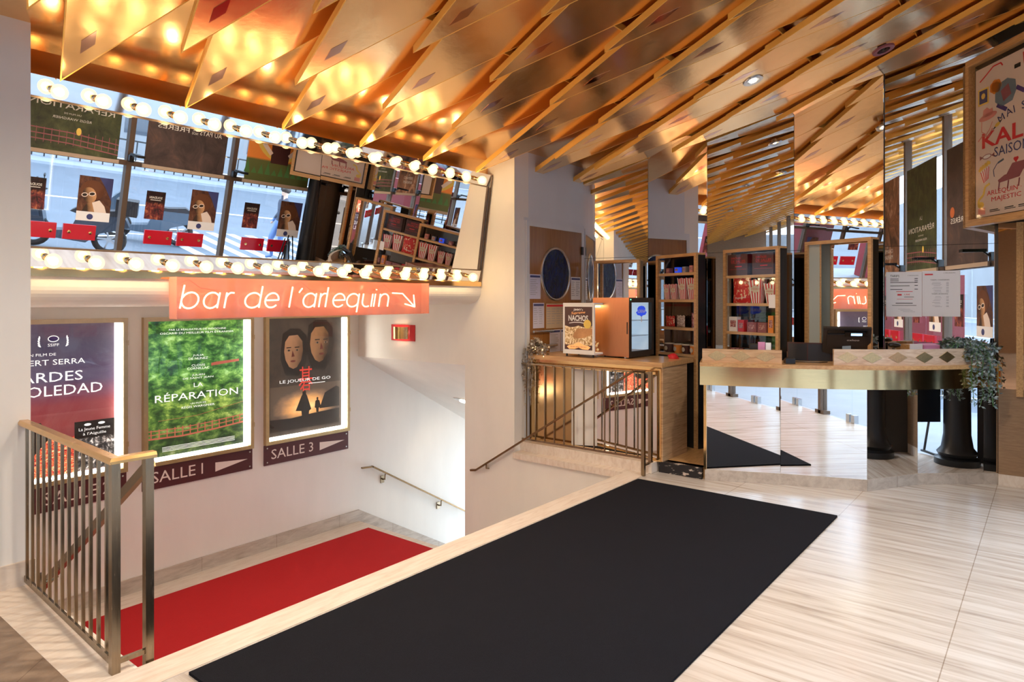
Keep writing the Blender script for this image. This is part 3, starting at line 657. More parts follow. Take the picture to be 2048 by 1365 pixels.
for s_, z, w, h in (("PAR LE RÉALISATEUR DE INDOCHINE", 1.295, .62, .024), ("OSCAR® DU MEILLEUR FILM ÉTRANGER", 1.258, .80, .026), ('JULIA', 1.01, .12, .024), ('DE NUNEZ', .978, .21, .024), ('CLOVIS', .905, .145, .024), ('CORNILLAC', .873, .24, .024), ('JULIEN', .80, .14, .024), ('DE SAINT JEAN', .768, .33, .024), ('LA', .685, .10, .045), ('RÉPARATION', .56, .90, .095), ('UN FILM DE', .505, .17, .016), ('RÉGIS WARGNIER', .468, .36, .028)):
    b.text(s_, c, z, w, h, 0, y, 'c')
for k in range(4): b.box((.14, y, .09 - .014 * k), (.93, y + .001, .094 - .014 * k))
b.build('lettering', 'wtext', p)
b = MB()
for z, dz in ((.19, .02), (.235, .0), (.275, -.008)): b.line([(.0, z + dz * .2), (.35, z - .004), (.7, z + .018), (FW, z + .05)], .016 if z < .2 else .009, 0, y)
for k in range(13): b.line([(.03 + .08 * k, .185 + .05 * (k / 13) ** 2), (.03 + .08 * k, .285 + .05 * (k / 13) ** 2)], .010, 0, y)
b.line([(.1, .37), (.5, .38), (FW, .47)], .003, 0, y).poly([(.66, .90), (.98, .93), (.98, .955), (.72, .94), (.66, .93)], 0, y)
b.build('footbridge', 'bridge', p)
MB().ell(.52, .27, .02, .03, 0, -.003).build('figure', 'skin2', p)
p = film(4.39, 'p_go', 'dark film poster with two faces in the lit case nearest the corner')
MB().box((.02, -.001, .10), (FW - .02, 0, .58)).build('glow_picture', 'p_glow', p)
def face(cx, cz, s, turn, skin):
    b = MB(); m = 0
    b.poly([(cx + s * a, cz + s * d) for a, d in ((-.62, .95), (-.2, 1.22), (.4, 1.2), (.78, .8), (.86, .1), (.7, -.75), (.3, -1.25), (-.45, -1.15), (-.75, -.3))], 1, -.002)
    b.poly([(cx + s * a, cz + s * d) for a, d in ((-.48, .55), (-.25, .85), (.25, .88), (.52, .55), (.56, .05), (.46, -.42), (.2, -.78), (-.02, -.86), (-.25, -.74), (-.46, -.38), (-.54, .05))], 0, -.003)
    for sx in (-1, 1):
        x = cx + s * (.24 * sx + turn); b.ell(x, cz + s * .1, s * .11, s * .05, 2, -.004); b.ell(x, cz + s * .1, s * .045, s * .048, 1, -.0045); b.line([(x - s * .14, cz + s * .24), (x + s * .13, cz + s * .25)], s * .05, 1, -.004)
    b.poly([(cx + s * (turn - .03), cz + s * .1), (cx + s * (turn + .10), cz - s * .22), (cx + s * (turn - .09), cz - s * .24)], 3, -.004); b.ell(cx + s * turn, cz - s * .46, s * .15, s * .055, 3, -.004)
    return b
face(.33, .985, .235, -.03, 0).build('face', ['skin2', 'shade', 'eyetone', 'lips'], p)
face(.70, 1.06, .255, .12, 0).build('face', ['skin1', 'shade', 'eyetone', 'lips'], p)
MB().text('碁', .50, .50, .20, .30, 0, -.006, 'c').build('red_character', 'kred', p)
MB().text('LE JOUEUR DE GO', .50, .61, .72, .046, 0, -.0075, 'c').box((.54, -.0075, .585), (.78, -.0065, .592)).build('lettering', 'wtext', p)
b = MB().poly([(.44, .44), (.46, .47), (.50, .47), (.52, .44), (.58, .27), (.55, .25), (.54, .17), (.52, .16), (.51, .2), (.49, .2), (.48, .16), (.45, .17), (.44, .26), (.36, .27)], 0, -.003).ell(.48, .48, .026, .03, 0, -.003)
b.poly([(.64, .36), (.67, .38), (.70, .36), (.72, .28), (.69, .27), (.685, .22), (.655, .22), (.65, .27), (.63, .28)], 0, -.003).ell(.67, .39, .014, .016, 0, -.003).poly([(.02, .20), (.3, .19), (.6, .215), (1.0, .235), (1.0, .05), (.02, .05)], 0, -.0022)
b.poly([(.70, .26), (.78, .45), (.95, .52), (1.0, .5), (1.0, .26)], 0, -.0024).build('silhouettes', 'shade', p)
MB().text('→', .985, .03, .045, .04, 0, -.003, 'c').build('arrow', 'ink', p)
def room_sign(u0, txt, lab, dx=0):
    t = thing('room_sign', lab, 'sign', (u0, V1, -.29), 0, 'maroon room signs under the poster cases')
    MB().box((0, -.018, 0), (1.2, 0, .235)).build('plate', 'maroon', t)
    MB().text(txt[:5], .09 + dx, .062, .45, .115, 0, -.0195).build('lettering', 'cream', t); MB().text(txt[6:], .605 + dx * .95, .062, None, .115, 0, -.0195).build('number', 'cream', t)
    MB().poly([(.40, .055), (.40, .155), (.05, .125)] if dx else [(.76, .055), (.76, .155), (1.14, .125)], 0, -.0195).build('arrow', 'cream', t)
    b = MB()
    for x in (.035, 1.165):
        for z in (.035, .20): b.lathe([(.0001, -.024), (.009, -.023), (.010, -.018)], 10, (x, 0, z), 'y')
    b.build('screws', 'silver', t)
room_sign(1.64, 'SALLE 2', 'maroon sign reading SALLE 2 seen through the left railing bars', .40)
room_sign(2.99, 'SALLE 1', 'maroon sign reading SALLE 1 with a pointing wedge')
room_sign(4.34, 'SALLE 3', 'maroon sign reading SALLE 3 with a pointing wedge')
# wall lamp and soffit light
t = thing('wall_lamp', 'small curved brass uplighter on a red plate on the white end wall', 'wall lamp', (U1, 6.315, 1.24), R(-90))
MB().box((-.215, -.008, -.10), (.215, 0, .10)).build('plate', 'redp', t)
b = MB(); pts = [(.13 * math.sin(R(a)), -.008 - .085 * math.cos(R(a))) for a in range(-85, 86, 10)]
b.prism([(x - .02, y_) for x, y_ in pts] + [(x - .02, y_ + .004) for x, y_ in pts[::-1]], 'z', -.075, .075); b.build('shade', 'railtop', t, True)
MB().ball((-.02, -.045, 0), .025, 10, 6).build('lamp', 'tube', t)
t = thing('recessed_light', 'square recessed light in the sloping soffit above the lower stairs', 'ceiling light', (6.95, 6.45, .90 - .54 * 1.23 - .003))
t.rotation_euler = (0, math.atan(.54), 0)
MB().box((-.10, -.10, -.006), (.10, .10, .01)).build('frame', 'silver', t); MB().ball((0, 0, -.006), .05, 14, 8, 0, (1, 1, .3)).build('lamp', 'tube', t)

# --- neon sign
t = thing('neon_sign', 'pink acrylic sign with glowing neon script bar de l’arlequin under the bulb row', 'neon sign', (2.27, 4.955, 1.515), 0)
SW, SH = 2.49, .30
MB().box((0, .035, 0), (SW, .041, SH)).build('back_panel', 'acrylic', t)
MB().box((0, -.075, 0), (SW, -.071, SH)).build('front_panel', 'acrylic_clear', t)
MB().box((0, -.075, -.004), (SW, .041, 0)).box((-.004, -.075, 0), (0, .041, SH)).box((SW, -.075, 0), (SW + .004, .041, SH)).build('edge_panels', 'acrylic', t)
XH, BASE = .118, .072
def arc(cx, cz, rx, rz, a0, a1, n=14): return [(cx + rx * math.cos(R(a0 + (a1 - a0) * i / n)), cz + rz * math.sin(R(a0 + (a1 - a0) * i / n))) for i in range(n + 1)]
GL = {'b': [[(.0, 1.45), (.0, 0)], arc(.5, .5, .5, .5, 160, -165)], 'a': [arc(.5, .5, .5, .5, 35, 330), [(.95, 1), (.95, 0)]], 'r': [[(0, 1), (0, 0)], [(0, .7), (.2, .9), (.5, 1.0), (.9, .98)]],
      'd': [arc(.5, .5, .5, .5, 35, 330), [(.95, 1.45), (.95, 0)]], 'e': [[(.05, .5), (.97, .52)] + arc(.5, .5, .48, .5, 8, 318)], 'l': [[(.3, 1.45), (.3, 0)]], "'": [[(.6, 1.35), (.2, 1.05)]],
      'q': [arc(.5, .5, .5, .5, 35, 330), [(.95, 1), (.95, -.42)]], 'u': [[(.05, 1), (.05, .4)] + arc(.47, .4, .42, .4, 180, 300), [(.92, 1), (.92, 0)]], 'i': [[(.3, 1), (.3, 0)], [(.36, 1.3), (.36, 1.36)]],
      'n': [[(.05, 1), (.05, 0)], [(.05, .7)] + arc(.48, .6, .42, .4, 150, 0) + [(.9, 0)]]}
SPAN = [('b', 2.315, 2.44), ('a', 2.48, 2.60), ('r', 2.65, 2.715), ('d', 2.81, 2.945), ('e', 2.98, 3.105), ('l', 3.19, 3.26), ("'", 3.27, 3.33), ('a', 3.335, 3.46), ('r', 3.50, 3.57), ('l', 3.545, 3.615), ('e', 3.635, 3.765), ('q', 3.785, 3.92), ('u', 3.955, 4.08), ('i', 4.08, 4.15), ('n', 4.155, 4.28)]
b = MB(); sup = MB()
for ch, a, c in SPAN:
    for s_ in GL[ch]:
        pts = [(a - 2.27 + x * (c - a) + .2 * z * XH, -.02, BASE + z * XH) for x, z in s_]; b.tube(pts, .0062, 8)
        for q in (pts[0], pts[-1]): sup.tube([q, (q[0], .035, q[2])], .004, 6)
for s_ in ([(2.06, .20), (2.19, .195), (2.35, .065)], [(2.35, .065), (2.335, .185)], [(2.35, .065), (2.22, .095)]): b.tube([(x, -.02, z) for x, z in s_], .0062, 8)
b.build('neon_tube', 'neon', t, True); sup.build('tube_supports', 'acrylic_clear', t)
b = MB()
for x in (.05, 1.0, 1.9): b.tube([(x, 0, .25), (x + .08, .02, .285), (x + .16, .0, .22), (x + .3, .01, .205)], .002, 5)
b.build('wire', 'mauve', t)
# --- door with oval window in the right hand wall
DY = 4.55
d = st(MB().box((5.955, DY - .018, .10), (7.02, DY - .002, 2.47)).build('door_1', 'door'), 'brown veneered door with an oval rippled window', 'door')
b = MB()
for a in (((5.905, DY - .03, .1), (5.955, DY, 2.47)), ((7.02, DY - .03, .1), (7.07, DY, 2.47)), ((5.905, DY - .03, 2.47), (7.07, DY, 2.53)), ((5.89, DY - .012, 2.53), (7.08, DY, 2.56))): b.box(*a)
b.build('door_frame', 'grey', d)
b = MB(); n0 = []
ring = [(6.47 + .285 * math.cos(a), 1.95 + .30 * math.sin(a)) for a in [2 * math.pi * k / 40 for k in range(40)]]
b.tube([(x, DY - .02, z) for x, z in ring], .016, 8, 0, True); b.build('window_rim', 'silver', d, True)
MB().ell(6.47, 1.95, .275, .29, 0, DY - .024, 0, 40, .004).build('window_pane', 'ripple', d)
for z, u in ((1.295, 5.99), (1.13, 6.06)):
    MB().tube([(u, DY - .06, z), (u + .38, DY - .06, z)], .014, 10).box((u + .03, DY - .06, z - .01), (u + .05, DY - .015, z + .01)).box((u + .33, DY - .06, z - .01), (u + .35, DY - .015, z + .01)).build('door_handle', 'silver', d)
MB().box((7.005, DY - .036, 2.20), (7.045, DY - .018, 2.30)).box((7.005, DY - .036, .6), (7.045, DY - .018, .7)).build('hinge', 'dark', d)
def notice(u, z, w, h, mat, lab, rows=9, cols=1, head='navy'):
    o = sheet('notice', w, h, mat, None, (u, DY - .021, z)); tag(o, lab, 'notice', 'notices taped to the brown door')
    b = MB(); b.box((.01, -.0012, h - .035), (w - .01, -.0002, h - .012), 1)
    for c_ in range(cols):
        for r_ in range(rows):
            x0 = .012 + c_ * (w - .02) / cols; x1 = x0 + (w - .03) / cols * random.uniform(.55, .95); zz = h - .06 - r_ * (h - .09) / rows
            b.box((x0, -.0012, zz - .004), (x1, -.0002, zz + .002), 0)
    b.build('print', ['greyink', head], o); return o
notice(5.965, 1.66, .205, .275, 'lilac', 'pale printed notice at the left of the oval window'); notice(6.79, 1.65, .205, .275, 'paper', 'pale printed notice at the right of the oval window near the hinge', 8, 2)
notice(6.03, 1.33, .21, .285, 'lilac', 'lilac timetable sheet below the left notice and above the upper door handle', 8, 2); notice(6.28, 1.32, .40, .285, 'tan', 'wide tan chart with a red heading behind the nacho display', 7, 4, 'redink')
notice(6.35, 1.02, .215, .285, 'lilac', 'lilac list beside the ends of the two door handles', 12); notice(6.575, 1.02, .215, .285, 'lilac', 'lilac list half hidden by the nacho display', 12)

# --- snack counter
t = thing('snack_counter', 'snack counter with a worn wooden top and a mirrored front behind the balustrade', 'counter')
MB().box((5.90, 2.90, 1.005), (6.62, 4.50, 1.05)).build('counter_top', 'counteroak', t)
b = MB().prism([(5.935, 2.91), (6.48, 2.91), (6.52, 2.95), (6.52, 2.96), (5.935, 2.96)], 'z', .10, 1.005); b.build('side_panel', 'butcher', t)
MB().prism([(5.96, 2.96), (6.07, 3.71), (5.96, 3.97), (5.96, 4.49), (6.50, 4.49), (6.50, 2.96)], 'z', .10, 1.0).build('carcass', 'dark', t)
MB().box((5.922, 2.96, .93), (5.95, 4.49, 1.005)).build('apron', 'brass', t)
MB().add([(5.94, 2.975, .125), (6.05, 3.71, .125), (6.05, 3.71, .93), (5.94, 2.975, .93), (5.946, 2.975, .125), (6.056, 3.71, .125), (6.056, 3.71, .93), (5.946, 2.975, .93)], [(0, 1, 2, 3), (7, 6, 5, 4), (0, 4, 5, 1), (2, 6, 7, 3)]).build('front_mirror', 'mirror', t)
MB().add([(6.05, 3.712, .125), (5.94, 3.957, .125), (5.94, 3.957, .93), (6.05, 3.712, .93), (6.056, 3.714, .125), (5.946, 3.959, .125), (5.946, 3.959, .93), (6.056, 3.714, .93)], [(0, 1, 2, 3), (7, 6, 5, 4)]).build('front_panel', 'white', t); MB().box((5.94, 3.96, .125), (5.95, 4.485, .93)).build('front_panel', 'gold_mirror', t)  # cream panel stands in for a mirror pane's pale reflection
MB().box((5.918, 2.925, .10), (5.938, 2.965, 1.005)).box((5.93, 2.965, .10), (5.95, 4.49, .125)).build('trim_strip', 'brass', t)
rebase(t, (6.2, 3.7, .1))

# --- nacho warmer
t = thing('nacho_warmer', 'white framed lit nacho and popcorn warmer standing on the snack counter', 'food warmer', (5.955, 4.075, 1.052), R(-92))
Wn, Hn, Dn = .395, .565, .28; b = MB()
for a in (((0, 0, .03), (.022, .02, Hn)), ((Wn - .022, 0, .03), (Wn, .02, Hn)), ((.022, 0, .03), (Wn - .022, .02, .075)), ((.022, 0, Hn - .04), (Wn - .022, .02, Hn)), ((0, .02, Hn - .02), (Wn, Dn, Hn)), ((0, .02, .03), (Wn, Dn, .05)), ((0, Dn - .02, .03), (.022, Dn, Hn)), ((Wn - .022, Dn - .02, .03), (Wn, Dn, Hn))): b.box(*a)
b.build('cabinet_frame', 'plain_white', t)
b = MB().box((.022, .004, .075), (Wn - .022, .010, Hn - .04), 1)
z0, z1 = .075, Hn - .04
b.poly([(.022, z1), (.022, .33)] + [(.022 + .351 * k / 16, .33 - .02 * abs(math.sin(k * math.pi / 8)) + (.0)) for k in range(17)] + [(Wn - .022, z1)], 0, .003)
b.poly([(.022, z0), (.022, .125), (Wn - .022, .125), (Wn - .022, z0)], 0, .0015)
b.poly([(.12, .21), (.17, .285), (.22, .30), (Wn - .024, .30), (Wn - .024, .24), (.26, .20), (.18, .19)], 4, .0025)
b.ell(.31, .345, .046, .046, 3, .001, 0, 22).ell(.31, .345, .036, .036, 6, .0005, 0, 22)
b.poly([(.05, .105), (.08, .12), (.13, .125), (.2, .155), (.27, .125), (.32, .12), (.35, .105), (.32, .08), (.25, .082), (.2, .098), (.15, .082), (.08, .08)], 5, .001)
b.text("JIMMY's", .195, .478, .12, .028, 2, .0012, 'c', 0, 0, False, .02).text('Supreme', .195, .443, .18, .034, 5, .0012, 'c', 4, .3).text('NACHOS', .195, .375, .25, .062, 2, .0012, 'c', 0, 0, False, .03).line([(.08, .352), (.14, .362), (.22, .362), (.28, .352)], .008, 2, .0012)
b.text('BUEN APROVECHO', .2, .098, .2, .014, 0, .0002, 'c'); b.build('front_print', ['brownp', 'p_pop', 'plain_white', 'yellow', 'brown2', 'orange2', 'yellow'], t)
MB().box((.022, .012, .05), (.028, Dn - .02, Hn - .02)).box((Wn - .028, .012, .05), (Wn - .022, Dn - .02, Hn - .02)).box((.028, Dn - .012, .05), (Wn - .028, Dn - .006, Hn - .02)).build('side_glass', 'cglass', t)
MB().box((.03, .03, Hn - .045), (Wn - .03, .25, Hn - .03)).build('heat_lamp', 'tubewarm', t)
b = MB()
for k in range(70): b.ball((random.uniform(.04, Wn - .04), random.uniform(.05, .24), .06 + random.uniform(0, .10)), random.uniform(.012, .018), 6, 4)
b.build('popcorn', 'popcol', t)['kind'] = 'stuff'
b = MB()
for x in (.03, Wn - .03):
    for y_ in (.03, Dn - .03): b.lathe([(.0001, 0), (.01, 0), (.01, .03), (.0001, .03)], 10, (x, y_, 0))
b.build('feet', 'black', t)

# --- glass door fridge
t = thing('drinks_fridge', 'small copper grey fridge with a glass door standing on the snack counter', 'fridge', (6.11, 3.80, 1.052), R(-92))
Wf, Df, Hf = .40, .51, .62
# local x runs along the long plain side seen from the lobby; the door is on the +x end
b = MB()
for a in (((0, 0, .015), (Wf, .012, Hf)), ((0, Df - .012, .015), (Wf, Df, Hf)), ((0, .012, .015), (.03, Df - .012, Hf)), ((.03, .012, Hf - .02), (Wf, Df - .012, Hf)), ((.03, .012, .015), (Wf, Df - .012, .06))): b.box(*a)
b.build('body', 'fridge', t)
MB().box((.03, .012, .06), (.04, Df - .012, Hf - .02)).box((.04, .012, .06), (Wf, .02, Hf - .02)).box((.04, Df - .02, .06), (Wf, Df - .012, Hf - .02)).build('lining', 'fridge_in', t)
dr = MB().box((Wf + .002, 0, .01), (Wf + .04, .05, Hf)).box((Wf + .002, Df - .05, .01), (Wf + .04, Df, Hf)).box((Wf + .002, .05, .01), (Wf + .04, Df - .05, .07)).box((Wf + .002, .05, Hf - .05), (Wf + .04, Df - .05, Hf)).build('door', 'dark', t)
MB().box((Wf + .018, .05, .07), (Wf + .024, Df - .05, Hf - .05)).build('door_glass', 'cglass', dr)
MB().box((Wf + .002, -.004, .01), (Wf + .04, 0, Hf)).build('door_edge', 'fridge', dr)
MB().box((Wf + .014, -.006, .25), (Wf + .026, -.003, .37)).build('handle_slot', 'black', dr)
MB().ball((Wf + .04, .03, Hf - .02), .006, 8, 6).build('pilot_light', 'led', dr)
def zsheet(mb, M, name, mats, par):
    o = mb.build(name, mats, par); o.matrix_local = M; return o
FM = Matrix.Translation((Wf + .044, 0, 0)) @ Matrix.Rotation(R(90), 4, 'Z')
b = MB().poly([(.13, .47), (.16, .48), (.16, .51), (.19, .53), (.24, .535), (.29, .53), (.32, .51), (.32, .48), (.35, .47), (.32, .44), (.27, .435), (.24, .42), (.21, .435), (.16, .44)], 0, .0).text('LORINA', .24, .462, .15, .035, 1, -.001, 'c', 0, 0, False, .02).box((.232, -.001, .37), (.25, 0, .425), 1)
zsheet(b, FM, 'door_sticker', ['bluesign', 'plain_white'], dr)
b = MB()
for z in (.22, .38):
    b.box((.045, .03, z), (Wf - .01, Df - .03, z + .005))
b.build('wire_shelf', 'silver', t)
b = MB()
for x in (.03, Wf - .02):
    for y_ in (.03, Df - .03): b.lathe([(.0001, 0), (.014, 0), (.014, .016), (.0001, .016)], 10, (x, y_, 0))
b.build('feet', 'silver', t)
FB = t.matrix_basis.copy()
bt = None
FRm = Matrix.Translation((6.11, 3.80, 1.052)) @ Matrix.Rotation(R(-92), 4, 'Z')
for k, (x, y_, z, lab, mt) in enumerate(((.31, .10, .226, 'bottle with a yellow label on the middle fridge shelf', 'yellow'), (.25, .12, .386, 'tall dark bottle on the top fridge shelf', 'green'), (.31, .10, .062, 'soda bottle with a red and yellow label at the bottom of the fridge', 'orange'), (.31, .17, .062, 'second soda bottle at the bottom of the fridge', 'redp'))):
    prof = [(.0001, 0), (.024, 0), (.026, .01), (.026, .07), (.02, .085), (.011, .10), (.0105, .125), (.0001, .126)]
    o = MB().lathe(prof, 14).build('bottle', 'bottleglass', None, True); o.location = FRm @ Vector((x, y_, z)); tag(o, lab, 'bottle', 'bottles in the fridge')
    MB().lathe([(.0265, .02), (.0265, .065)], 14).build('label', mt, o, True); MB().lathe([(.012, .118), (.012, .132), (.0001, .133)], 10).build('cap', 'silver', o)

# --- display cabinets in front of the mirrors
def cabinet(name, lab, loc, rz, W, D, top, shelves, zb=.1, back='mirror', side='black', group='tall display cabinets'):
    t = thing(name, lab, 'cabinet', (*loc, 0), rz, group); b = MB(); w_ = .032
    for a in (((0, 0, zb), (w_, .03, top)), ((W - w_, 0, zb), (W, .03, top)), ((w_, 0, top - w_), (W - w_, .03, top)), ((0, .03, top - .02), (W, D, top))): b.box(*a)
    b.build('frame', 'oak', t)
    MB().box((W - .012, .03, zb), (W, D, top - .02)).build('side_panel', side, t); MB().box((0, .03, zb), (.008, D, top - .02)).build('side_panel', 'cglass', t)
    MB().box((.008, D - .01, zb), (W - .012, D, top - .02)).build('back_panel', back, t)
    if shelves:
        MB().box((w_, .006, shelves[-1] + .01), (W - w_, .011, top - w_)).build('glass_front', 'cglass', t)
        for z in shelves: MB().box((.01, .016, z - .028), (W - .014, D - .012, z)).build('shelf', 'shelf', t)
        MB().box((.01, .012, zb), (W - .014, D - .012, shelves[-1] - .03)).build('lower_front', 'dark', t)
    return t
C1, C1R, C2, C2R = (6.92, 3.48), R(-114.6), (6.90, 2.70), R(-110)
cabinet('display_cabinet', 'tall wooden display cabinet with striped popcorn boxes beside the fridge', C1, C1R, .65, .13, 2.14, [1.941, 1.653, 1.353, 1.073], back='smoke')
cabinet('display_cabinet', 'middle display cabinet with a red popcorn bag behind the left end of the ticket counter', C2, C2R, .675, .13, 2.17, [1.90, 1.615, 1.323, 1.06], back='smoke')
t = cabinet('display_cabinet', 'wood framed mirrored cabinet with empty shelves behind the till', (6.96, 1.905), R(-110), .67, .12, 2.215, [], 1.1, side='mirror')
MB().box((.032, .01, 1.12), (.63, .12, 1.16)).build('bottom_shelf', 'oak', t); MB().box((.032, .028, 1.16), (.15, .034, 2.2)).build('inner_pane', 'greyglass', t); MB().box((.15, .022, 1.16), (.158, .036, 2.2)).build('inner_post', 'oak', t)
t = cabinet('display_cabinet', 'wood framed mirrored cabinet behind the fridge', (6.985, 4.33), R(-88), .60, .1, 2.12, [], .9, side='mirror')
def placed(o, frame, rz, x, y, z, extra=0):
    o.location = (frame[0] + x * math.cos(rz) - y * math.sin(rz), frame[1] + x * math.sin(rz) + y * math.cos(rz), z); o.rotation_euler = (0, 0, rz + extra); return o
def popbox(w, h, d_, lab):
    b = MB(); n = 8; bw, bd = w * .62, d_ * .62
    for f in range(4):
        for k in range(n):
            def P(q, top):
                W_, D_ = (w, d_) if top else (bw, bd); z = h * (1 + (.035 * math.cos(q * math.pi * 4) if top else 0)) if top else 0
                e = -.5 + q; return [(e * W_, -D_ / 2, z), (W_ / 2, e * D_, z), (-e * W_, D_ / 2, z), (-W_ / 2, -e * D_, z)][f]
            b.add([P(k / n, 0), P((k + 1) / n, 0), P((k + 1) / n, 1), P(k / n, 1)], [(0, 1, 2, 3)], k % 2)
    b.add([(-bw / 2, -bd / 2, 0), (bw / 2, -bd / 2, 0), (bw / 2, bd / 2, 0), (-bw / 2, bd / 2, 0)], [(3, 2, 1, 0)], 1)
    o = b.build('popcorn_box', ['plain_white', 'redp']); tag(o, lab, 'popcorn box', 'striped popcorn boxes')
    m = MB(); yy = lambda z: -(bd + (d_ - bd) * z / h) / 2 - .0035
    pts = [(.30 * w * (1 + .12 * math.cos(9 * a)) * math.cos(a), h * .6 + .16 * h * (1 + .12 * math.cos(9 * a)) * math.sin(a)) for a in [2 * math.pi * k / 36 for k in range(36)]]
    m.add([(x, yy(z), z) for x, z in pts], [tuple(range(36))]); m.build('label', 'cuplabel', o)
    m = MB().text('POPCORN', 0, h * .57, w * .4, h * .06, 0, 0, 'c'); m.v = [(x, yy(z) - .001, z) for x, _, z in m.v]; m.build('lettering', 'redink', o); return o
for x, w, h, lab in ((.14, .10, .165, 'small striped popcorn box, leftmost on the shelf beside the fridge'), (.255, .11, .165, 'second small striped popcorn box in the cabinet beside the fridge'), (.40, .14, .225, 'large striped popcorn box between the small ones and the cabinet post by the fridge'), (.545, .145, .225, 'large striped popcorn box against the right post of the cabinet beside the fridge')):
    placed(popbox(w, h, min(.085, w * .75), lab), C1, C1R, x, .068, 1.654)
placed(popbox(.165, .235, .09, 'large striped popcorn box next to the red popcorn bag'), C2, C2R, .385, .068, 1.616); placed(popbox(.14, .195, .085, 'smaller striped popcorn box by the white price card'), C2, C2R, .555, .068, 1.616)
def bag(w, h, d_, mat, lab, cat='snack bag', grp='snack bags in the cabinets', text=None):
    b = MB(); nx, nz = 10, 10
    for s_ in (-1, 1):
        k = len(b.v)
        for j in range(nz + 1):
            for i in range(nx + 1):
                fx, fz = i / nx, j / nz; bul = (math.sin(math.pi * fx) ** .6) * (math.sin(math.pi * min(1, max(0, fz))) ** .5) if 0 < fx < 1 and 0 < fz < 1 else 0
                wob = 1 - .06 * math.sin(fz * math.pi); b.v.append(((fx - .5) * w * wob, s_ * (bul * d_ / 2 + .001 * math.sin(i * 2.1 + j)), fz * h + (.006 * math.sin(i * 1.7) if j == nz else 0)))
        for j in range(nz):
            for i in range(nx):
                q = (k + j * (nx + 1) + i, k + j * (nx + 1) + i + 1, k + (j + 1) * (nx + 1) + i + 1, k + (j + 1) * (nx + 1) + i); b.f.append(q if s_ < 0 else q[::-1]); b.m.append(0)
    o = b.build('snack_bag', mat, None, True); tag(o, lab, cat, grp)
    if text:
        m = MB().text(text, 0, h * .14, w * .62, h * .11, 0, 0, 'c', 6, .2, False, .02); m.v = [(x, -(math.sin(math.pi * min(.98, max(.02, x / w + .5))) ** .6 * math.sin(math.pi * min(.98, max(.02, z / h))) ** .5) * d_ / 2 - .004, z) for x, _, z in m.v]; m.build('lettering', 'plain_white', o)
    return o
placed(bag(.225, .26, .07, 'popred', 'red popcorn bag standing on the second shelf of the middle cabinet', text='Popcorn'), C2, C2R, .19, .068, 1.617)
placed(bag(.15, .115, .06, 'popred', 'red snack bag on the third shelf of the cabinet beside the fridge'), C1, C1R, .17, .068, 1.355)
placed(bag(.135, .125, .06, 'p_pop2', 'clear bag of popcorn in the middle of the third shelf beside the fridge'), C1, C1R, .34, .068, 1.355); placed(bag(.10, .155, .05, 'snack', 'tall mixed sweet bag, rightmost on the third shelf beside the fridge'), C1, C1R, .56, .068, 1.355)
def carton(w, h, d_, mat, lab, cat='box', grp='sweet cartons in the cabinets'):
    o = MB().box((-w / 2, -d_ / 2, 0), (w / 2, d_ / 2, h)).build('sweet_carton', mat); tag(o, lab, cat, grp)
    MB().box((-w * .35, -d_ / 2 - .001, h * .3), (w * .35, -d_ / 2, h * .75)).build('label', 'snack', o); return o
for x, w, h, mt, lab in ((.155, .06, .055, 'mauve', 'small red and dark carton, leftmost on the top shelf beside the fridge'), (.30, .06, .06, 'bluesign', 'small blue carton on the top shelf beside the fridge'), (.42, .05, .062, 'greyink', 'small grey carton on the top shelf beside the fridge'), (.53, .05, .07, 'salmon', 'small pink and gold carton, rightmost on the top shelf beside the fridge')):
    placed(carton(w, h, .05, mt, lab), C1, C1R, x, .065, 1.942)
def cup(r, h, mat, lab):
    o = MB().lathe([(.0001, 0), (r * .82, 0), (r, h), (r * .94, h), (r * .76, .006), (.0001, .006)], 20).build('ice_cream_cup', mat, None, True); tag(o, lab, 'cup', 'paper cups on the lowest shelf')
    MB().lathe([(r * 1.0, h - .012), (r * 1.05, h - .01), (r * 1.05, h), (.0001, h + .001)], 20).build('rim_lid', 'cuplabel', o, True); m = MB().ell(0, h * .45, r * .45, h * .25); m.v = [(x, -r * .93 - .004 + y_ + x * x * 6, z) for x, y_, z in m.v]; m.build('label', 'cuplabel', o); return o
for x, mt, lab in ((.155, 'brownp', 'dark paper cup at the left of the lowest shelf beside the fridge'), (.30, 'orange', 'orange paper cup second from the left on the lowest shelf beside the fridge'), (.435, 'brownp', 'dark paper cup between two orange cups on the lowest shelf'), (.56, 'orange', 'orange paper cup at the right end of the lowest shelf beside the fridge')):
    placed(cup(.052, .10, mt, lab), C1, C1R, x, .067, 1.075)
for x, lab in ((.165, 'dark box with red lettering, left one on the top shelf of the middle cabinet'), (.475, 'dark box with red lettering, right one on the top shelf of the middle cabinet')):
    o = MB().box((-.125, -.04, 0), (.125, .04, .215)).build('display_box', 'brownp'); tag(o, lab, 'box', 'dark display boxes')
    MB().text('DRÔLES', -.08, .165, .125, .026, 0, -.0415).text('DE SALLES', -.08, .13, .18, .026, 0, -.0415).box((-.08, -.0415, .122), (.1, -.04, .124)).box((-.03, -.0415, .085), (.055, -.04, .095)).box((-.1, -.0415, .06), (.11, -.04, .062)).build('lettering', 'redink', o)
    placed(o, C2, C2R, x, .068, 1.901)
o = sheet('price_card', .075, .13, 'paper'); tag(o, 'small white price card on the glass of the middle cabinet', 'card'); placed(o, C2, C2R, .565, .004, 1.57)
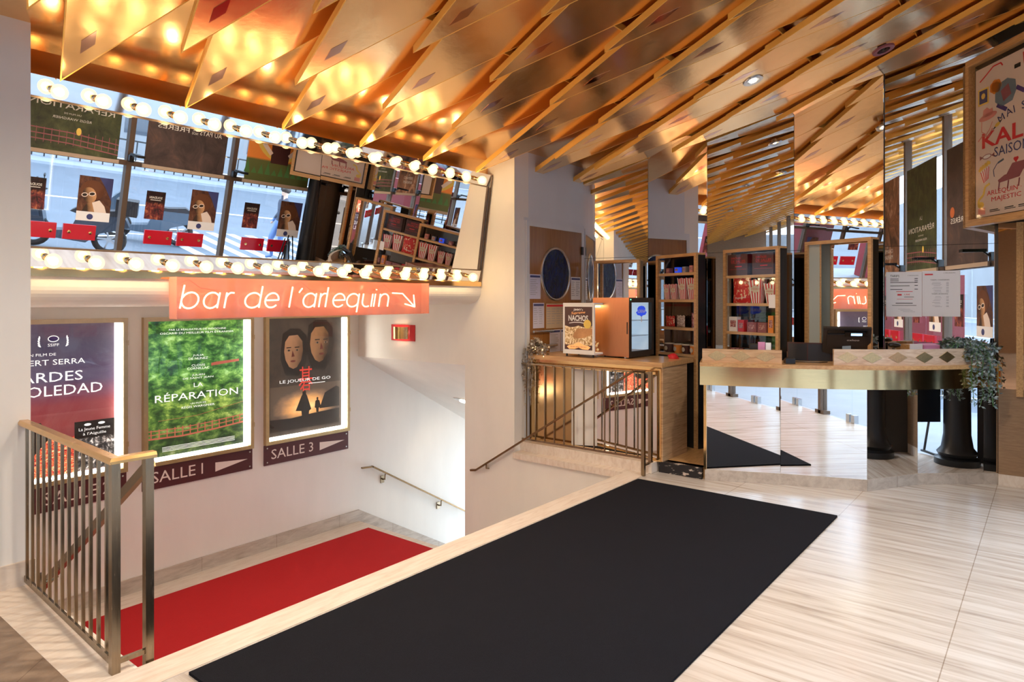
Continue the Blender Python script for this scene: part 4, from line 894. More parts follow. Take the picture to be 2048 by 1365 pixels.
for x, w, h, mt, lab in ((.10, .10, .15, 'paper', 'white and pink sweet packet, leftmost on the third shelf of the middle cabinet'), (.20, .075, .12, 'redp', 'red sweet packet beside the white packet in the middle cabinet'), (.335, .115, .10, 'mauve', 'left one of two red cartons on the third shelf of the middle cabinet'), (.455, .10, .10, 'mauve', 'right one of two red cartons on the third shelf of the middle cabinet'), (.56, .06, .17, 'orange', 'orange jar at the right of the third shelf of the middle cabinet'), (.63, .05, .16, 'brownp', 'dark jar against the right post of the third shelf of the middle cabinet')):
    placed(carton(w, h, .06, mt, lab), C2, C2R, x, .068, 1.324)
for x, mt, lab in ((.12, 'snack', 'wrapped sweets at the left of the lowest shelf of the middle cabinet'), (.30, 'slate', 'grey wrapped sweets on the lowest shelf of the middle cabinet')): placed(carton(.12, .09, .06, mt, lab), C2, C2R, x, .068, 1.061)
o = bag(.11, .06, .08, 'redp', 'crumpled red bag lying on the snack counter by the fridge'); o.location = (6.42, 3.02, 1.052); o.rotation_euler = (R(60), 0, R(-90))

# --- ticket counter
CPT = [(5.84, 2.50), (6.09, 1.85), (6.40, 1.25), (6.82, .78), (7.36, .37)]
def catmull(P, n=12):
    Q = [tuple(2 * a - b for a, b in zip(P[0], P[1]))] + P + [tuple(2 * a - b for a, b in zip(P[-1], P[-2]))]; out = []
    for i in range(1, len(Q) - 2):
        for k in range(n):
            t_ = k / n; out.append(tuple(.5 * ((2 * b) + (c - a) * t_ + (2 * a - 5 * b + 4 * c - d_) * t_ ** 2 + (3 * b - a - 3 * c + d_) * t_ ** 3) for a, b, c, d_ in zip(Q[i - 1], Q[i], Q[i + 1], Q[i + 2])))
    return out + [P[-1]]
CV = catmull(CPT); SL_ = [0]
for a, c in zip(CV, CV[1:]): SL_.append(SL_[-1] + math.dist(a, c))
def cat_at(s, off=0):
    for i in range(len(CV) - 1):
        if s <= SL_[i + 1] or i == len(CV) - 2:
            f = (s - SL_[i]) / (SL_[i + 1] - SL_[i]); a, c = CV[i], CV[i + 1]; L = math.dist(a, c); tx, ty = (c[0] - a[0]) / L, (c[1] - a[1]) / L
            return (a[0] + (c[0] - a[0]) * f - ty * off, a[1] + (c[1] - a[1]) * f + tx * off, math.atan2(ty, tx))
def band(s0, s1, o0, o1, z0, z1, n=24):
    A = [cat_at(s0 + (s1 - s0) * k / n, o0)[:2] for k in range(n + 1)]; Bk = [cat_at(s0 + (s1 - s0) * k / n, o1)[:2] for k in range(n + 1)]
    b = MB(); vs = []
    for (x, y_), (x2, y2) in zip(A, Bk): vs += [(x, y_, z0), (x, y_, z1), (x2, y2, z1), (x2, y2, z0)]
    fs = []
    for k in range(n):
        for j in range(4): fs.append((k * 4 + j, k * 4 + (j + 1) % 4, k * 4 + 4 + (j + 1) % 4, k * 4 + 4 + j))
    fs += [(0, 3, 2, 1), (n * 4, n * 4 + 1, n * 4 + 2, n * 4 + 3)]
    return b.add(vs, fs)
t = thing('ticket_counter', 'curved ticket counter with a brass band over faceted mirror panels', 'counter')
L_ = SL_[-1]
band(0, L_, .0, .03, .88, 1.05).build('brass_band', 'brass', t, True)
band(-.0, L_, -.02, .44, 1.05, 1.083).build('counter_top', 'counteroak', t)
band(.02, .697, .035, .07, 1.083, 1.205).build('upstand', 'butcher', t); band(1.121, L_ - .03, .035, .07, 1.083, 1.222).build('upstand', 'bleached', t)
for k, s_ in enumerate((.149, .353, .558, 1.233, 1.438, 1.665, 1.911, 2.136, 2.374)):
    x, y_, a = cat_at(s_, .033); b = MB(); r_ = .085; q = [(-r_, 0), (0, -.048), (r_, 0), (0, .048)]
    b.poly(q, 0, -.001, .004); o = b.build('brass_diamond', 'diam', t); o.location = (x, y_, 1.145 if k < 3 else 1.152); o.rotation_euler = (0, 0, a)
BP = [(5.93, 2.49), (6.20, 1.90), (6.45, 1.253), (6.97, .947), (7.36, .49), (7.42, .387)]
sk = MB()
for (a, c), (e, g) in zip(BP, BP[1:]):
    L = math.hypot(e - a, g - c); rz = math.atan2(g - c, e - a)
    o = MB().box((.001, 0, .10), (L - .001, .012, .90)).build('mirror_panel', 'mirror', t); o.location = (a, c, 0); o.rotation_euler = (0, 0, rz)
    M_ = Matrix.Translation((a, c, 0)) @ Matrix.Rotation(rz, 4, 'Z'); sk.box((0, -.004, 0), (L, .03, .10), 0, M_)
sk.build('skirting', 'skirt', t)
MB().box((5.925, 2.475, .10), (5.945, 2.5, .9)).build('edge_strip', 'brass', t)
MB().prism([(5.98, 2.48), (6.27, 1.93), (6.54, 1.33), (7.0, 1.02), (7.40, .55), (7.41, .9), (7.05, 1.3), (6.75, 1.5), (6.45, 2.48)], 'z', .1, 1.05).build('carcass', 'dark', t)
rebase(t, (6.5, 1.5, 0))

# --- things on and behind the ticket counter
t = thing('till_screen', 'black tilted touch screen till on the ticket counter', 'till', (6.66, 1.46, 1.083), R(-76))
sc = MB().box((-.195, 0, -.15), (.195, .03, .13)).box((-.16, -.016, -.06), (.16, 0, .07)).build('screen_body', 'blk', t); sc.location = (0, 0, .20); sc.rotation_euler = (R(32), 0, R(4))
MB().box((-.02, -.019, .055), (.155, -.0165, .10)).build('customer_display', 'black', sc); MB().box((.03, -.0205, .065), (.12, -.019, .09)).build('display_text', 'lcd', sc)
MB().box((-.16, -.003, .045), (.165, -.001, .11)).build('gloss_band', 'black', sc); MB().text('oxhoo', .0, .005, .1, .02, 0, -.0175, 'l', 0, .1).build('brand_lettering', 'plain_white', sc)
MB().prism([(-.02, .0), (.03, .0), (.06, .18), (.02, .18)], 'x', -.035, .035).box((-.09, -.03, 0), (.09, .12, .012)).build('stand', 'slate', t)
t = thing('desk_chair', 'dark leather chair with a rounded back behind the ticket counter', 'chair', (6.68, 1.70, .1), R(-68)); t.scale = (1.08, 1.0, 1.06)
b = MB(); n = 18; prof = []
for j in range(3):
    b2 = MB(); a0, a1 = -54 + 36 * j + 1, -54 + 36 * j + 35; vs = []
    for k in range(7):
        a = R(a0 + (a1 - a0) * k / 6); bul = .018 * math.sin(math.pi * k / 6)
        for z, e in ((.72, 0), (.78, bul), (.98, bul), (1.05, bul * .6), (1.075, 0)):
            vs.append(((.30 + 0) * math.sin(a), (.30 - e) * -math.cos(a) * .75 + .2 - e * .6, z))
    fs = [(k * 5 + i, k * 5 + 5 + i, k * 5 + 6 + i, k * 5 + 1 + i) for k in range(6) for i in range(4)]
    b2.add(vs, fs).build('back_cushion', 'leather', t, True)
b = MB()
vs = []
for k in range(n + 1):
    a = R(-58 + 116 * k / n); c_, s_ = math.cos(a), math.sin(a); vs += [(.29 * s_, -.29 * c_ * .75 + .2, .70), (.29 * s_, -.29 * c_ * .75 + .2, 1.085), (.265 * s_, -.265 * c_ * .75 + .2, 1.085), (.265 * s_, -.265 * c_ * .75 + .2, .70)]
b.add(vs, [(k * 4 + j, k * 4 + (j + 1) % 4, k * 4 + 4 + (j + 1) % 4, k * 4 + 4 + j) for k in range(n) for j in range(4)] + [(0, 1, 2, 3), (n * 4 + 3, n * 4 + 2, n * 4 + 1, n * 4)]).build('back_shell', 'brownp', t)
MB().lathe([(.0001, .62), (.22, .62), (.235, .66), (.22, .70), (.0001, .71)], 24, (0, .2, 0)).build('seat', 'leather', t, True)
MB().lathe([(.0001, 0), (.2, 0), (.2, .02), (.03, .04), (.03, .62), (.0001, .62)], 20, (0, .2, 0)).build('pedestal', 'silver', t)
t = thing('card_terminal', 'small black card terminal with a cable on the counter beside the paper roll', 'card terminal', (6.22, 1.83, 1.085), R(-60))
MB().prism([(-.045, 0), (.045, 0), (.045, .03), (-.03, .055), (-.045, .045)], 'x', -.04, .04).build('body', 'black', t); MB().add([(-.03, -.032, .0555), (.03, -.032, .0555), (.03, .0, .049), (-.03, .0, .049)], [(0, 1, 2, 3)]).build('screen', 'slate', t)
MB().tube([(0, .05, .02), (.05, .12, .006), (.16, .13, .004), (.28, .1, .004), (.36, .14, .004)], .004).build('cable', 'black', t)
t = thing('receipt_printer', 'black receipt printer with a white paper roll behind the left upstand', 'printer', (6.18, 2.02, 1.085), R(-60))
MB().box((-.06, -.04, 0), (.06, .07, .03)).build('body', 'black', t); MB().lathe([(.0001, -.04), (.04, -.04), (.04, .04), (.0001, .04)], 20, (0, .02, .07), 'x').build('paper_roll', 'paper', t, True)
t = thing('barcode_scanner', 'black handheld scanner in its stand at the right of the till', 'scanner', (6.86, 1.12, 1.085), R(-60))
MB().lathe([(.0001, 0), (.045, 0), (.04, .015), (.012, .03), (.012, .13), (.0001, .13)], 16).build('stand', 'black', t, True); MB().ball((.0, -.02, .16), .05, 14, 8, 0, (1, 1.5, .5)).build('head', 'black', t, True)
t = thing('card_holder', 'dark card holder with pink and white cards behind the left upstand', 'card holder', (6.17, 2.06, 1.085), R(-65))
MB().prism([(-.02, 0), (.06, 0), (.06, .05), (.0, .17), (-.02, .16)], 'x', -.1, .09).build('stand', 'dark', t); MB().box((-.03, -.025, .10), (.03, -.021, .185)).build('pink_card', 'pinkp', t); MB().box((.035, -.025, .10), (.08, -.021, .18)).build('white_card', 'paper', t)
t = thing('flyer_box', 'wooden box of flyers standing behind the right upstand', 'flyer box', (7.12, .93, 1.085), R(-42))
MB().box((-.14, 0, 0), (-.04, .1, .16)).build('holder', 'oak', t); MB().box((-.13, -.003, .11), (.0, -.001, .165)).build('white_flyer', 'paper', t); MB().prism([(.0, .0), (.08, .0), (.08, .165), (.0, .15)], 'x', .02, .18).build('pink_flyers', 'pinkp', t)
# back counter
t = thing('wall_shelf', 'narrow wooden shelf along the mirrors behind the till', 'shelf')
def off(i, f, o):
    (a, c), (e, g) = PM[i], PM[i + 1]; L = math.hypot(e - a, g - c); tx, ty = (e - a) / L, (g - c) / L; return (a + (e - a) * f + ty * o, c + (g - c) * f - tx * o)
bp = [(7.11, 2.85), (7.28, 2.10), (7.085, 1.26), (7.27, 1.26), (7.40, .75)]; fp = [(x - .17, y_ - .02) for x, y_ in bp]
MB().prism(bp + fp[::-1], 'z', 1.07, 1.10).build('counter_top', 'oak', t); MB().prism([(x, y_) for x, y_ in bp] + [(x - .02, y_) for x, y_ in bp[::-1]], 'z', .98, 1.07).build('batten', 'oak', t); rebase(t, (7.2, 1.7, 1.07))
# price lists on the mirror
for x0, w, lab, head in ((.02, .295, 'white price list headed TARIFS taped to the mirror', 'TARIFS'), (.318, .30, 'white sweets and drinks price list taped to the mirror beside the TARIFS list', '')):
    o = sheet('price_list', w, .425, 'paper'); tag(o, lab, 'price list', 'price lists on the mirror'); a = PM[4]; rz = math.atan2(PM[5][1] - a[1], PM[5][0] - a[0]); o.location = (a[0] + x0 * math.cos(rz) + .004 * math.sin(rz), a[1] + x0 * math.sin(rz) - .004 * math.cos(rz), 1.49 if head else 1.495); o.rotation_euler = (0, 0, rz)
    b = MB(); y = -.0012
    if head:
        b.text('TARIFS', .035, .375, .075, .022, 0, y).text("L'ARLEQUIN", .18, .385, .085, .008, 0, y)
        for k, (q, lw) in enumerate(((.355, .07), (.338, .07), (.322, .22), (.29, .16), (.255, .1))): b.box((.035, y, q), (.035 + lw, y + .001, q + .005), 0); b.box((.235, y, q + .002), (.262, y + .001, q + .008), 0)
        b.text('5,90€', .15, .20, .048, .018, 1, y).box((.085, y, .235), (.22, y + .001, .24), 1).box((.095, y, .20), (.13, y + .001, .215), 1).box((.15, y, .185), (.23, y + .001, .189), 0).box((.09, y, .165), (.22, y + .001, .168), 1).box((.08, y, .125), (.22, y + .001, .131), 0).box((.05, y, .105), (.25, y + .001, .109), 0)
        for k in range(3): b.box((.1 + .02 * k, y, .07 - .012 * k), (.2 + .02 * k, y + .001, .072 - .012 * k), 2)
    else:
        b.text('TARIFS CONFISERIES', .065, .335, .15, .010, 0, y).text('TARIFS BOISSONS', .075, .205, .13, .010, 0, y).text("L'ARLEQUIN", .17, .40, .09, .008, 0, y).box((.02, y, .385), (.085, y + .001, .398), 1)
        for z in (.315, .305, .295, .285, .27, .26, .245, .235, .225, .185, .172, .155, .145, .128, .118, .098, .09): b.box((.075 + random.uniform(0, .03), y, z), (.14 + random.uniform(0, .02), y + .001, z + .002), 2); b.box((.19, y, z), (.21, y + .001, z + .003), 2)
    b.build('lettering', ['ink', 'redink', 'greyink'], o)
# --- big framed poster over the right end of the counter
KA, KB = (7.396, .604), (6.44, -.15); krz = math.atan2(KB[1] - KA[1], KB[0] - KA[0]); KW = math.dist(KA, KB)
t = thing('hanging_picture', 'wooden glazed poster frame hanging under the ceiling above the right end of the ticket counter', 'picture frame', (*KA, 2.31), krz)
b = MB(); KH = 1.50
for a in (((0, -.03, 0), (.045, .05, KH)), ((KW - .045, -.03, 0), (KW, .05, KH)), ((.045, -.03, 0), (KW - .045, .05, .06)), ((.045, -.03, KH - .06), (KW - .045, .05, KH))): b.box(*a)
b.build('frame', 'oak', t); MB().box((.045, .03, .06), (KW - .045, .045, KH - .06)).build('back_panel', 'dark', t); MB().box((.045, -.012, .06), (KW - .045, -.008, KH - .06)).build('glass_pane', 'cglass', t)
PW, PH = KW - .13, 1.32
p = sheet('season_poster', PW, PH, 'kale'); p.location = (KA[0] + .065 * math.cos(krz) - .022 * math.sin(krz), KA[1] + .065 * math.sin(krz) + .022 * math.cos(krz), 2.385); p.rotation_euler = (0, 0, krz)
tag(p, 'pink and white illustrated season poster with big red KALÉ lettering in the hanging frame', 'poster')
y = -.002; b = MB()   # artwork: 0 red 1 navy 2 orange 3 slate 4 mauve 5 yellow 6 salmon 7 purple 8 black
b.text('KALÉ', .075, .62, .55, .175, 0, y, 'l', 0, 0, False, .02).text('SAISON', .21, .515, .36, .085, 1, y)
for k, ch in enumerate('MAISO'): b.text(ch, .27 + .075 * k, .80 + .035 * k - .006 * k * k, None, .065, 1, y, 'l', 24 - 6 * k)
b.text('ARLEQUIN ·', .13, .175, .36, .05, 0, y).text('MAJESTIC PA', .18, .11, .42, .052, 0, y)
b.box((.03, y, 1.02), (.15, y + .001, 1.17), 5).box((.045, y - .0005, 1.035), (.135, y, 1.155), 1).ell(.09, 1.10, .022, .026, 5, y - .001)
for k in range(7): a = 2 * math.pi * k / 7; b.ell(.225 + .035 * math.cos(a), 1.14 + .035 * math.sin(a), .03, .03, 2, y)
b.ell(.225, 1.14, .045, .045, 2, y)
b.poly([(.22, 1.08), (.26, 1.15), (.35, 1.17), (.43, 1.13), (.44, 1.04), (.40, .96), (.29, .94), (.22, 1.0)], 3, y).poly([(.28, 1.08), (.36, 1.12), (.39, 1.02), (.31, .98)], 4, y - .0006).line([(.24, .97), (.34, .90)], .035, 7, y).line([(.44, 1.06), (.52, 1.0)], .035, 7, y)
b.poly([(.53, 1.22), (.58, 1.16), (.64, 1.2), (.80, 1.22), (.78, .98), (.62, 1.0)], 7, y).line([(.52, 1.33), (.53, 1.23), (.57, 1.18)], .035, 0, y).ell(.72, 1.26, .06, .05, 5, y)
b.ell(.14, .90, .10, .032, 6, y, 6).poly([(.08, .90), (.09, .97), (.13, .985), (.16, .96), (.19, .965), (.20, .905)], 6, y).line([(.07, .87), (.07, .78), (.12, .74), (.16, .78)], .007, 6, y).line([(.16, .78), (.19, .84)], .007, 6, y).line([(.03, .70), (.08, .74), (.15, .72), (.19, .78)], .012, 6, y)
b.poly([(.19, .76), (.23, .80), (.30, .835), (.26, .79)], 8, y).ell(.245, .797, .03, .016, 5, y - .0005, 25)
b.ell(.13, .54, .05, .022, 4, y, 4).ell(.13, .54, .043, .016, 9, y - .0004, 4).poly([(.18, .54), (.21, .56), (.21, .52)], 4, y).poly([(.08, .54), (.05, .56), (.05, .52)], 4, y)
b.poly([(.055, .41), (.16, .45), (.15, .33), (.10, .30)], 9, y)
for k in range(5): b.line([(.06 + .023 * k, .41 + .009 * k), (.10 + .011 * k, .305 + .007 * k)], .008, 0, y - .0006)
for k in range(9): b.ell(.05 + .013 * k, .43 + .006 * k + .012 * (k % 2), .016, .016, 5, y - .0003, 0, 8)
b.line([(.21, .34), (.20, .40), (.24, .45), (.30, .47)], .006, 1, y).line([(.25, .455), (.31, .475)], .018, 3, y)
b.ell(.425, .452, .014, .014, 0, y).ell(.447, .452, .014, .014, 0, y).poly([(.412, .448), (.46, .448), (.436, .415)], 0, y)
b.ell(.55, .42, .014, .014, 0, y).ell(.572, .42, .014, .014, 0, y).poly([(.537, .416), (.585, .416), (.561, .383)], 0, y)
b.poly([(.25, .30), (.32, .335), (.50, .335), (.47, .29), (.26, .275)], 4, y).poly([(.34, .335), (.40, .42), (.52, .42), (.53, .36), (.49, .33)], 4, y - .0005)
for x in (.265, .36, .47): b.line([(x, .28), (x - .01, .21)], .013, 4, y)
b.line([(.06, .09), (.03, .12), (.04, .16), (.09, .2), (.11, .27), (.16, .29)], .02, 5, y).ell(.06, .11, .035, .03, 5, y)
b.line([(.58, 1.30), (.60, 1.34), (.66, 1.345), (.64, 1.295)], .008, 1, y).ell(.575, 1.298, .013, .01, 1, y).ell(.635, 1.292, .013, .01, 1, y)
b.line([(.05, 1.24), (.12, 1.28), (.2, 1.33), (.28, 1.33), (.3, 1.3)], .012, 0, y).box((.42, y, 1.22), (.48, y + .001, 1.255), 8)
for x in (.16, .32, .46): b.box((x, y, .045), (x + .09, y + .001, .053), 8).box((x, y, .032), (x + .11, y + .001, .038), 8)
b.box((.03, y, .02), (.11, y + .001, .08), 6)
b.v = [(x * 1.13, y_, z * .97) for x, y_, z in b.v]; b.build('artwork', ['redink', 'navy', 'orange', 'slate', 'mauve', 'yellow', 'salmon', 'purple', 'ink', 'paper'], p)

# --- round downlights in the ceiling
for (u, v), lab, lit in (((5.96, 2.06), 'lit round downlight in the copper ceiling above the middle of the ticket counter', True), ((6.47, 1.13), 'dark round downlight in the copper ceiling near the hanging poster frame', False)):
    z = 4.02 - .215 * v; t = thing('downlight', lab, 'ceiling light', (u, v, z), 0, 'round downlights in the copper ceiling'); t.rotation_euler = (-math.atan(.3), 0, 0)
    MB().lathe([(.052, -.004), (.085, -.006), (.088, .0), (.088, .012), (.052, .012)], 28).build('ring', 'silver' if lit else 'mauve', t, True)
    MB().lathe([(.0001, .05), (.035, .05), (.052, -.003)], 24).build('reflector', 'silver' if lit else 'brownp', t, True)
    MB().ball((0, 0, .02), .026, 12, 7).build('lamp', 'tube' if lit else 'blk', t)

for u, v, lab in ((3.2, 1.5, 'added unseen downlight above the entrance mat'), (1.2, 2.6, 'added unseen downlight near the left railing'), (4.7, .9, 'added unseen downlight above the near edge of the mat'), (-1.0, 1.8, 'added unseen downlight in the copper ceiling left of the entrance'), (2.7, 2.0, 'added unseen downlight above the middle of the long mat side by the stairs')):  # extra downlights out of view, added to brighten the room
    z = 4.02 - .215 * v; t = thing('downlight', lab, 'ceiling light', (u, v, z), 0, 'round downlights in the copper ceiling')
    MB().lathe([(.052, -.004), (.085, -.006), (.088, .0), (.088, .012), (.052, .012)], 24).build('ring', 'silver', t, True); MB().lathe([(.0001, .05), (.035, .05), (.052, -.003)], 20).build('reflector', 'silver', t, True)
    light('SPOT', 'added_fill_beam', (u, v, z - .02), 95, (1, .86, .70), (0, 0, 0), spot_size=R(150), spot_blend=1, shadow_soft_size=.06)

# --- plants
def leafset(paths, n, size, spread, seed):
    rnd = random.Random(seed); b = MB()
    for pth in paths:
        for k in range(n):
            f = (k + rnd.random()) / n * (len(pth) - 1); i = min(int(f), len(pth) - 2); p = Vector(pth[i]).lerp(Vector(pth[i + 1]), f - i)
            d = Vector((rnd.uniform(-1, 1), rnd.uniform(-1, 1), rnd.uniform(-.9, .6))).normalized(); L = size * rnd.uniform(.7, 1.3)
            s_ = d.cross(Vector((rnd.uniform(-1, 1), rnd.uniform(-1, 1), rnd.uniform(-1, 1)))).normalized() * L * spread; q = p + d * L * .15; m = p + d * L * .55
            b.add([q, m + s_, p + d * L, m - s_], [(0, 1, 2, 3)])
    return b
def trail(rnd, o, out, drop, n=7):
    return [(o[0] + out[0] * min(1, f * 2.2) + rnd.uniform(-.012, .012), o[1] + out[1] * min(1, f * 2.2) + rnd.uniform(-.012, .012), o[2] + .05 * math.sin(min(1, f * 2.2) * 3) - drop * max(0, f - .22) / .78) for f in [k / (n - 1) for k in range(n)]]
rnd = random.Random(3)
t = thing('trailing_plant', 'blue-grey trailing plant spilling over the right end of the ticket counter', 'plant', (7.27, .60, 1.20))
MB().lathe([(.0001, -.11), (.05, -.11), (.07, .02), (.062, .02), (.045, -.09), (.0001, -.09)], 20).build('pot', 'blk', t, True)
P_ = []
for k in range(26):
    a = rnd.uniform(R(120), R(300)); r_ = rnd.uniform(.10, .24); P_.append(trail(rnd, (rnd.uniform(-.04, .04), rnd.uniform(-.04, .04), .03), (r_ * math.cos(a), r_ * math.sin(a)), rnd.choice([.02, .04, .06, .1, .14])))
for k in range(16):
    a = rnd.uniform(R(185), R(245)); r_ = rnd.uniform(.19, .26); P_.append(trail(rnd, (0, 0, .02), (r_ * math.cos(a), r_ * math.sin(a)), rnd.choice([.22, .3, .38, .45, .5])))
sm = MB()
for q in P_: sm.tube(q, .0022, 4)
sm.build('stems', 'green', t); tag_ = leafset(P_, 44, .042, .24, 5).build('leaves', 'leaf', t)
t = thing('dried_garland', 'garland of dried silvery leaves and lights draped over the left end of the snack counter', 'garland', (5.90, 4.44, 1.08)); P_ = []
for k in range(16):
    P_.append([(rnd.uniform(-.03, .05), .03 - .16 * f + rnd.uniform(-.04, .04), .10 * math.sin(f * 3.1) + rnd.uniform(-.05, .05)) for f in [j / 5 for j in range(6)]])
for k in range(10):
    x, y_ = rnd.uniform(-.05, -.0), rnd.uniform(-.01, .09); P_.append([(x + rnd.uniform(-.012, .012), y_ + rnd.uniform(-.012, .012), .03 - rnd.choice([.3, .35, .5, .62]) * f) for f in [j / 6 for j in range(7)]])
sm = MB()
for q in P_: sm.tube(q, .0018, 4)
sm.build('stems', 'tinsel', t); leafset(P_[:16], 60, .035, .35, 8).build('leaves', 'tinsel', t); leafset(P_[16:], 26, .022, .4, 9).build('hanging_leaves', 'tinsel', t)
b = MB()
for q in P_[:5]:
    for z in q[1::2]: b.ball(z, .006, 6, 4)
b.build('fairy_lights', 'fairy', t)

# --- things at the glass front: posters, leaflets, lamps
def front(name, x_right, z, w, h, mat, lab, cat='poster', grp=None, off_=.02):
    o = sheet(name, w, h, mat); o.location = (x_right, VF + .05 + off_, z); o.rotation_euler = (0, 0, math.pi); return tag(o, lab, cat, grp)
G1 = 'film posters hanging inside the glass front'
for i, (a, mat, lab) in enumerate(((-.52, 'p_fruit', 'dark hanging poster inside the glass front far from the counter'), (1.01, 'p_face', 'hanging tawny portrait poster titled LA CHAMBRE MARIANA inside the glass front'), (2.54, 'p_dkforest', 'hanging forest poster titled LA RÉPARATION inside the glass front'), (4.07, 'p_fruit', 'hanging dark poster titled AU PAYS DE NOS FRÈRES inside the glass front'), (5.60, 'p_sun', 'hanging orange poster with a figure, hands on hips, inside the glass front'))):
    o = front('hanging_poster', a + 1.36, 2.10, 1.18, 1.56, mat, lab, 'poster', G1)
    MB().box((-.02, -.012, -.05), (1.2, .012, 0)).build('bottom_rail', 'tanrail', o); b = MB(); y = -.002; c = .59
    if i == 1: b.text('LA', c, .42, .08, .05, 0, y, 'c').text('CHAMBRE', c, .33, .55, .07, 0, y, 'c').text('MARIANA', c, .23, .55, .07, 0, y, 'c')
    if i == 2: b.text('LA', c, .73, .10, .06, 0, y, 'c').text('RÉPARATION', c, .56, 1.0, .10, 0, y, 'c').text('UN FILM DE', c, .49, .2, .02, 0, y, 'c').text('RÉGIS WARGNIER', c, .42, .45, .04, 0, y, 'c')
    if i == 3: b.text('AU PAYS', .1, .55, .34, .07, 0, y).text('DE', .48, .59, .07, .035, 0, y).text('NOS', .47, .54, .09, .035, 0, y).text('FRÈRES', .6, .55, .45, .085, 0, y)
    if b.v: b.build('lettering', 'gtext', o)
    if i == 2:
        b = MB()
        for z in (.12, .19, .26): b.line([(0, z - .06), (.6, z), (1.18, z + .01)], .014, 0, y)
        for k in range(14): b.line([(.04 + .085 * k, .09), (.04 + .085 * k, .28)], .007, 0, y)
        b.build('footbridge', 'mauve', o); MB().ell(.5, .29, .03, .05, 0, -.004).build('figure', 'yellow', o)
    if i == 3: MB().ell(.12, .8, .09, .09, 0, y).ell(.2, .68, .07, .07, 0, y).ell(.05, .68, .08, .08, 0, y).ell(1.0, .7, .07, .07, 0, y).build('fruit', 'fruit', o)
    if i == 4:
        b = MB().ell(c, .85, .5, .5, 2, y, 0, 30).ell(c, .85, .4, .4, 3, y - .0006, 0, 30).poly([(.44, .32), (.76, .32), (.78, .82), (.70, .9), (.48, .9), (.42, .82)], 0, y - .001).line([(.44, .85), (.28, .62), (.44, .46)], .07, 1, y - .0015).line([(.76, .85), (.92, .62), (.76, .46)], .07, 1, y - .0015).ell(c, 1.06, .1, .13, 0, y - .001)
        for k in range(10): b.poly([(.02 + .12 * k, .12), (.07 + .12 * k, .34 - .06 * (k % 3)), (.12 + .12 * k, .12)], 4, y - .0004)
        b.build('artwork', ['brownp', 'cream', 'yellow', 'orange', 'green'], o)
G2 = 'leaflets taped inside the glass doors'
nl = 0
for a, c in zip(MU[1:], MU[2:]):
    mid = (a + c) / 2; nl += 1; w_ = ORD[nl - 1]
    o = front('leaflet', mid - .20, 1.30, .27, .42, 'p_soud', 'small dark leaflet titled SOUDAIN on the %s pair of glass doors' % w_, 'leaflet', G2, -.03)
    MB().text('SOUDAIN', .135, .31, .18, .035, 0, -.002, 'c', 0, 0, False, .02).box((.06, -.002, .285), (.21, -.001, .295)).build('lettering', 'gtext', o)
    o = front('leaflet', mid + .60, 1.20, .42, .62, 'p_leaf', 'larger portrait leaflet with a white strip on the %s pair of glass doors' % w_, 'leaflet', G2, -.03)
    MB().box((0, -.0015, 0), (.42, 0, .13)).build('strip', 'paper', o); MB().poly([(.0, .62), (.0, .3), (.1, .5), (.18, .62)], 0, -.0015).ell(.25, .06, .04, .04, 0, -.0025).build('artwork', 'navy', o); MB().ell(.25, .43, .15, .14, 0, -.0018).build('hair', 'orange_hair', o); MB().ell(.28, .36, .085, .11, 0, -.0026, -15).poly([(.16, .13), (.36, .13), (.30, .25), (.24, .27)], 0, -.0024).build('figure', 'skin1', o); MB().poly([(.05, .13), (.2, .13), (.24, .26), (.15, .30), (.08, .22)], 0, -.0029).ell(.25, .38, .045, .03, 0, -.0034, -12).ell(.34, .36, .04, .03, 0, -.0034, -12).build('scarf', 'cream', o); MB().ell(.25, .38, .034, .02, 0, -.004, -12).ell(.34, .36, .03, .02, 0, -.004, -12).build('goggles', 'shade', o)
for k, a in enumerate(MU[1:]):
    t = thing('front_spotlight', 'small black spotlight on the %s bronze post of the glass front' % ORD[k], 'spotlight', (a, VF + .12, 2.16), 0, 'spotlights on the glass front')
    MB().box((-.03, -.07, -.06), (.03, .0, .04)).tube([(0, 0, 0), (0, .08, .06)], .018).build('arm', 'black', t); MB().box((-.05, .05, .04), (.05, .30, .075)).build('head', 'black', t)

# --- iron column and sign stand by the glass front
t = thing('iron_column', 'dark cast iron column at the end of the glass front', 'column', (6.98, -.2, 0)); t['kind'] = 'structure'
MB().lathe([(.0001, 0), (.2, 0), (.2, .06), (.16, .08), (.18, .12), (.14, .17), (.12, .3), (.11, 1.6), (.10, 2.3)], 28).build('shaft', 'iron', t, True)
t = thing('sign_stand', 'black sign stand on curved legs under the hanging poster frame', 'sign stand', (6.62, -.16, 0), R(-50))
MB().box((-.25, -.01, .38), (.25, .02, 1.15)).build('board', 'iron', t)
b = MB()
for s_ in (-1, 1):
    for d_ in (-1, 1): b.tube([(s_ * .22, d_ * .20, .03), (s_ * .26, d_ * .18, .35), (s_ * .25, d_ * .1, .8), (s_ * .22, d_ * .03, 1.25)], .012)
    b.tube([(s_ * .22, -.24, .03), (s_ * .22, .24, .03)], .014)
b.build('legs', 'iron', t)

